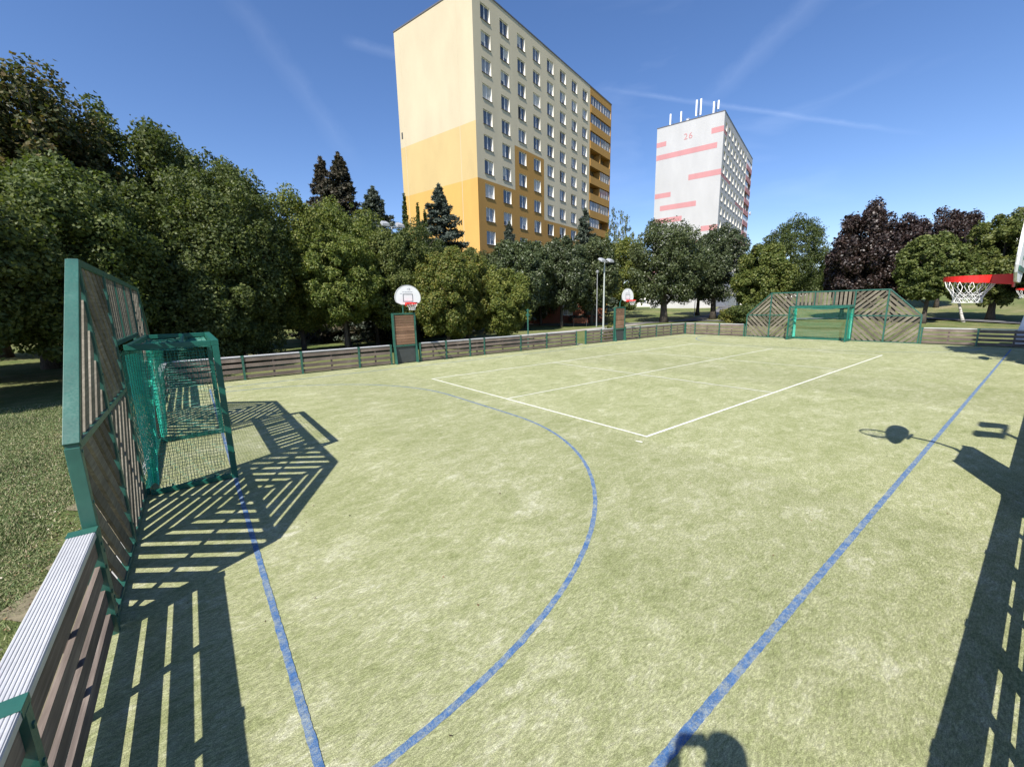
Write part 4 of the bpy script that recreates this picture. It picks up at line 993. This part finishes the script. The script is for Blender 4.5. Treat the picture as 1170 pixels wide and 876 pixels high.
for i, (x, y, zt, R, zb, lab) in enumerate([(-13.3, 58.0, 11.8, 2.9, 1.8, 'tall dark purple tree above the far goal wall'), (-15.2, 60.5, 9.0, 2.0, 1.8, 'lower left dark purple tree beside the tall purple one'), (-10.8, 61.0, 10.6, 2.6, 1.8, 'lower dark purple tree on the right of the tall purple one'), (-9.2, 75.0, 12.9, 3.2, 2.6, 'distant dark purple tree leaning right behind the small green tree')]):
    broadleaf('purple_tree', lab, x, y, zt, R, zb, 'leaf_purple', .13, 36000, 150, .16, 150+i, .22, group='dark purple trees beyond the far goal')
broadleaf('leaning_tree', 'small green tree with a pale leaning trunk below the red hoop', -5.0, 57.0, 6.4, 1.6, 2.0, 'leaf_mid', .13, 9000, 60, .2, 170, .13, 'birch_bark', lean=-.30)
broadleaf('birch_tree', 'thin sparse birch showing sky, right beside the yellow block', -46.6, 59.5, 18.6, 2.6, 6.0, 'leaf_light', .10, 9000, 210, .07, 171, .12, 'birch_bark')
# trees standing outside the right edge of the photo; their shade falls on the far right corner and the lawn
broadleaf('shade_tree', 'tall tree outside the right side boards whose shade falls on the far right corner', 4.2, 22.6, 12.5, 3.3, 5.5, 'leaf_mid', .16, 22000, 120, .2, 180, .3, group='shade trees outside the right edge')
broadleaf('shade_tree', 'tree outside the right edge shading the boards at the far corner', 3.9, 26.0, 9.0, 2.6, 4.5, 'leaf_mid', .16, 18000, 100, .2, 181, .25, group='shade trees outside the right edge')
broadleaf('shade_tree', 'tree outside the right edge whose long shade lies on the lawn', 5.0, 47.0, 11, 3.4, 4, 'leaf_mid', .16, 18000, 100, .2, 182, .25, group='shade trees outside the right edge')
def shrub(name, label, x, y, R, H, mat, seed, n=9000, leaf=.09, group=None):
    z = ground_z(x, y); t = thing(name, label, 'shrub', (x, y, z), 0, group); rg = np.random.default_rng(seed)
    p, nn = crown_pts(rg, n, 60, .28, 1.0); p = p*np.array([R, R, H]); o = bpy.data.objects.new('foliage', leaf_mesh('foliage', p, nn, leaf, mat, rg=rg)); C.objects.link(o); o.parent = t
    m = MB()
    for k in range(5): m.tube([(0, 0, 0), (math.cos(k*1.3)*R*.5, math.sin(k*1.3)*R*.5, H*.6)], [.03, .01], 5)
    m.build('stem', 'bark', t)
shrub('dark_hedge', 'dark rounded hedge beyond the left end of the far goal wall', -19.3, 48, 2.6, 2.0, 'leaf_dark', 5, 12000, .12)
shrub('pale_shrub', 'pale flowering shrub by the path left of the far goal wall', -24, 52.5, 1.4, 1.7, 'leaf_yellow', 6, 6000)
shrub('roadside_shrub', 'small shrub at the foot of the pale floodlight pole', -19.8, 24.2, .5, 1.0, 'leaf_yellow', 7, 3000, .05)
for i, (x, y, R_, H_) in enumerate([(-42.5, 27.5, 2.2, 2.3), (-43.5, 33, 2.6, 2.6), (-44.5, 39, 2.6, 2.4), (-45, 45, 2.8, 2.6), (-41.5, 22.5, 2.2, 2.4), (-47, 51, 3.0, 2.8)]):
    shrub('dark_shrub', ['dark shrub in front of the yellow block, left of the forked maple', 'dark shrub between the maples, second from the left', 'dark shrub between the maples, third from the left', 'dark shrub below the loggias of the yellow block', 'dark shrub at the left corner of the yellow block', 'dark shrub at the right corner of the yellow block'][i], x, y, R_, H_, 'leaf_dark', 30+i, 9000, .11, 'dark shrubs along the foot of the yellow block')
# distant wood along the skyline: an uncountable mass
rg = np.random.default_rng(77); PP = []; NN = []
for i in range(170):
    az = rad(rg.uniform(-125, 8)); d = rg.uniform(95, 190) if az > rad(-60) else rg.uniform(55, 110); x, y = d*math.sin(az), d*math.cos(az)
    if -75 < x < -40 and 20 < y < 70: continue
    if (Vector((x, y))-Vector((-55, 110))).length < 30: continue
    if az > rad(-30) and d < 130: d += 60; x, y = d*math.sin(az), d*math.cos(az)
    p, nn = crown_pts(rg, 1500, 26, .34, 1.0); R = rg.uniform(3.5, 6.0); H = rg.uniform(6, 9.5)
    PP.append(p*np.array([R, R, H])+np.array([x, y, ground_z(x, y)+.3])); NN.append(nn)
me = leaf_mesh('far_wood', np.concatenate(PP), np.concatenate(NN), .42, 'leaf_dark', rg=rg); o = bpy.data.objects.new('far_wood', me); C.objects.link(o)
tag(o, 'distant band of dark green woodland along the skyline behind the park', 'woodland', kind='stuff')

# grass blades on the lawn left of the near boards
rg = np.random.default_rng(5); n = 380000
dd = 1.4+ (rg.uniform(0, 1, n)**1.35)*17; aa = rad(-122)+rg.uniform(0, 1, n)**.8*rad(32)
gx = dd*np.sin(aa); gy = dd*np.cos(aa); edge = (Y0-.55-.16*np.sin(gx*2.4+.3)-.1*np.sin(gx*7.3)-gy)/.45; keep = (rg.uniform(0, 1, n) < np.clip(edge, .10, 1)) & (gy < Y0-.2); gx, gy, dd = gx[keep], gy[keep], dd[keep]; n = len(gx)
cl = np.sin(gx*1.7+np.sin(gy*2.1))*np.sin(gy*2.3+1+np.sin(gx)) 
h = (.008+.016*rg.random(n)+.02*np.clip(cl, 0, 1))*np.clip(dd/6, .8, 1.3); w = .0035*np.clip(dd/4, .8, 2.6); an = rg.uniform(0, 6.28, n); ln = rg.normal(size=(n, 2))*.022
gz = np.array([ground_z(a, c) for a, c in zip(gx, gy)])
A_ = np.stack([gx-np.cos(an)*w, gy-np.sin(an)*w, gz-.004], 1); B_ = np.stack([gx+np.cos(an)*w, gy+np.sin(an)*w, gz-.004], 1); T_ = np.stack([gx+ln[:, 0], gy+ln[:, 1], gz+h], 1)
V = np.stack([A_, B_, T_], 1).reshape(-1, 3)
me = bpy.data.meshes.new('grass'); me.vertices.add(3*n); me.vertices.foreach_set('co', V.ravel()); me.loops.add(3*n); me.loops.foreach_set('vertex_index', np.arange(3*n, dtype=np.int32))
me.polygons.add(n); me.polygons.foreach_set('loop_start', np.arange(0, 3*n, 3, dtype=np.int32)); me.polygons.foreach_set('loop_total', np.full(n, 3, dtype=np.int32)); me.materials.append(MATS['grass_blade']); me.update(calc_edges=True)
o = bpy.data.objects.new('grass', me); C.objects.link(o); tag(o, 'short uneven lawn grass outside the near end boards', 'grass', kind='stuff')

rg = np.random.default_rng(12); n = 5200
lx = rg.uniform(-13, -1, n); ly = Y0-.2-rg.uniform(0, 1, n)**1.4*1.9
tx_ = rg.uniform(-18, .1, 160); ty_ = rg.uniform(-.6, 31, 160); ty_[:70] = rg.uniform(-.7, 6, 70)
px_ = np.concatenate([lx, tx_]); py_ = np.concatenate([ly, ty_]); pz_ = np.concatenate([np.array([ground_z(a, c) for a, c in zip(lx, ly)])+.012, np.full(160, .012)])
me = leaf_mesh('leaf_litter', np.stack([px_, py_, pz_], 1), np.tile([0, 0, 3.0], (len(px_), 1)), .013, 'litter', rg=rg); o = bpy.data.objects.new('leaf_litter', me); C.objects.link(o)
tag(o, 'small dry brown leaves and crumbs scattered on soil and turf', 'leaf litter', kind='stuff')

# ------------------------------------------------------------------ the photographer, arms raised with a phone
fh = Vector((math.sin(yaw), math.cos(yaw), 0)); rh = Vector((math.cos(yaw), -math.sin(yaw), 0))
pc = Vector((.25, -.06, .912)); SP = .93
t = thing('person', 'photographer in dark clothes standing on the corner boards, seen as a shadow', 'person', tuple(pc), math.atan2(-fh.x, fh.y))
cl_ = Vector(((-pc).dot(rh), (-pc).dot(fh), 2.54-pc.z))
J = {'pel': ((0, 0, .98*SP), .135), 'bel': ((0, .01, 1.15*SP), .13), 'che': ((0, .0, 1.38*SP), .15), 'nek0': ((0, .0, 1.58*SP), .075), 'nek1': ((0, .02, 1.66*SP), .058), 'hd0': ((0, .035, 1.73*SP), .075), 'hd1': ((0, .04, 1.81*SP), .095), 'hd2': ((0, .03, 1.87*SP), .08)}
E_ = [('pel', 'bel'), ('bel', 'che'), ('che', 'nek0'), ('nek0', 'nek1'), ('nek1', 'hd0'), ('hd0', 'hd1'), ('hd1', 'hd2')]
for s, sx in (('L', -1), ('R', 1)):
    J['sh'+s] = ((sx*.18, .0, 1.56*SP), .068); J['el'+s] = ((cl_.x*.8+sx*.24, .10, 1.24), .052); J['wr'+s] = ((cl_.x+sx*.125, cl_.y-.075, 1.50), .036)
    J['pa'+s] = ((cl_.x+sx*.100, cl_.y-.058, 1.57), .044)
    J['hp'+s] = ((sx*.085, sx*.015, .74), .080); J['kn'+s] = ((sx*.10, sx*.06+.03, .46), .062); J['an'+s] = ((sx*.098, sx*.075-.02, .09), .042); J['to'+s] = ((sx*.10-.03, sx*.075+.10, .045), .036)
    E_ += [('nek0', 'sh'+s), ('sh'+s, 'el'+s), ('el'+s, 'wr'+s), ('wr'+s, 'pa'+s), ('pel', 'hp'+s), ('hp'+s, 'kn'+s), ('kn'+s, 'an'+s), ('an'+s, 'to'+s)]
def skin_obj(name, J, E_, mats, root, parent, sub=2):
    keys = list(J); me = bpy.data.meshes.new(name); me.from_pydata([J[k][0] for k in keys], [(keys.index(a), keys.index(c)) for a, c in E_], [])
    o = bpy.data.objects.new(name, me); C.objects.link(o); o.parent = parent
    md = o.modifiers.new('skin', 'SKIN'); md.use_smooth_shade = True
    lay = me.skin_vertices[0].data if me.skin_vertices else None
    if lay is None:
        bpy.context.view_layer.objects.active = o
    for i, k in enumerate(keys):
        me.skin_vertices[0].data[i].radius = (J[k][1], J[k][1]); me.skin_vertices[0].data[i].use_root = (k == root)
    o.modifiers.new('sub', 'SUBSURF').levels = sub; o.modifiers['sub'].render_levels = sub
    for m_ in mats: me.materials.append(MATS[m_])
    return o
body = None
try: body = skin_obj('body', J, E_, ['skin'], 'pel', t)
except Exception as ex: print('skin failed', ex)
# clothes: sleeved shirt and trousers as slightly larger shells
try:
    Jc = {k: (J[k][0], J[k][1]+.014) for k in ('bel', 'che', 'shL', 'shR', 'elL', 'elR')}; Jc['nek0'] = (J['nek0'][0], .085); Jc['hem'] = ((0, .0, .82), .155)
    skin_obj('shirt', Jc, [('hem', 'bel'), ('bel', 'che'), ('che', 'nek0'), ('nek0', 'shL'), ('nek0', 'shR'), ('shL', 'elL'), ('shR', 'elR')], ['cloth_blue'], 'che', t)
    Jt = {k: (J[k][0], J[k][1]+.014) for k in ('knL', 'knR', 'anL', 'anR')}; Jt['pel'] = ((0, 0, 1.0), .138); Jt['cr'] = ((0, 0, .84), .125); Jt['hpL'] = ((-.085, -.015, .72), .088); Jt['hpR'] = ((.085, .015, .72), .088)
    skin_obj('trousers', Jt, [('pel', 'cr'), ('cr', 'hpL'), ('cr', 'hpR'), ('hpL', 'knL'), ('hpR', 'knR'), ('knL', 'anL'), ('knR', 'anR')], ['cloth_dark'], 'pel', t)
    for s, sx in (('L', -1), ('R', 1)):
        Js = {'a': ((sx*.098, sx*.075-.06, .05), .05), 'b': ((sx*.098-.015, sx*.075+.03, .05), .05), 'c': ((sx*.098-.04, sx*.075+.13, .042), .042)}
        skin_obj('shoe', Js, [('a', 'b'), ('b', 'c')], ['shoe'], 'b', t)
        for fi in range(4):     # four fingers closed behind the phone edge
            zz = 1.575+fi*.021-.04; px = cl_.x+sx*.088
            Jf = {'r': ((cl_.x+sx*.098, cl_.y-.055, 1.56+fi*.012), .010), 'm': ((px+sx*.004, cl_.y-.020, zz+.006), .009), 'n': ((px-sx*.012, cl_.y-.014+.004, zz+.012), .008), 'e': ((px-sx*.028, cl_.y-.011, zz+.014), .007)}
            fo = skin_obj('finger', Jf, [('r', 'm'), ('m', 'n'), ('n', 'e')], ['skin'], 'r', body, 1)
        Jf = {'r': ((cl_.x+sx*.095, cl_.y-.06, 1.56), .012), 'm': ((cl_.x+sx*.085, cl_.y-.06, 1.59), .011), 'e': ((cl_.x+sx*.062, cl_.y-.045, 1.61), .009)}
        skin_obj('thumb', Jf, [('r', 'm'), ('m', 'e')], ['skin'], 'r', body, 1)
    m = MB()
    m.tube([(0, .0, 1.674), (0, .015, 1.721), (0, .02, 1.795), (0, .02, 1.837), (0, .02, 1.851)], [.098, .112, .105, .06, .01], 16); m.build('hair', 'hair', t, smooth=True)
    m = MB(); m.tube([(0, .125, 1.674), (0, .148, 1.660), (0, .13, 1.646)], [.012, .018, .012], 8); m.build('nose', 'skin', body, smooth=True)
    for sx in (-1, 1):
        m = MB(); m.tube([(sx*.098, .03, 1.655), (sx*.108, .028, 1.674), (sx*.10, .03, 1.702)], [.012, .02, .012], 8); m.build('ear', 'skin', body, smooth=True)
        m = MB(); m.tube([(sx*.035, .115, 1.697), (sx*.035, .128, 1.697)], [.014, .006], 8); m.build('eye', 'board_white', body, smooth=True)
    m = MB(); m.tube([(-.025, .122, 1.623), (0, .130, 1.621), (.025, .122, 1.623)], [.004, .007, .004], 6); m.build('mouth', 'render_salmon', body)
except Exception as ex: print('person', ex)
t = thing('phone', 'black phone held up in both hands of the photographer', 'phone', (0, 0, 0))
m = MB(); cpos = Vector((0, 0, 2.54)) - f*.016
for_ = f
ctr = cpos - u*.02 - r*0.0
m.hexa([ctr-r*.08-u*.04-f*.004, ctr+r*.08-u*.04-f*.004, ctr+r*.08-u*.04+f*.004, ctr-r*.08-u*.04+f*.004, ctr-r*.08+u*.04-f*.004, ctr+r*.08+u*.04-f*.004, ctr+r*.08+u*.04+f*.004, ctr-r*.08+u*.04+f*.004])
m.build('body', 'phone_black', t)
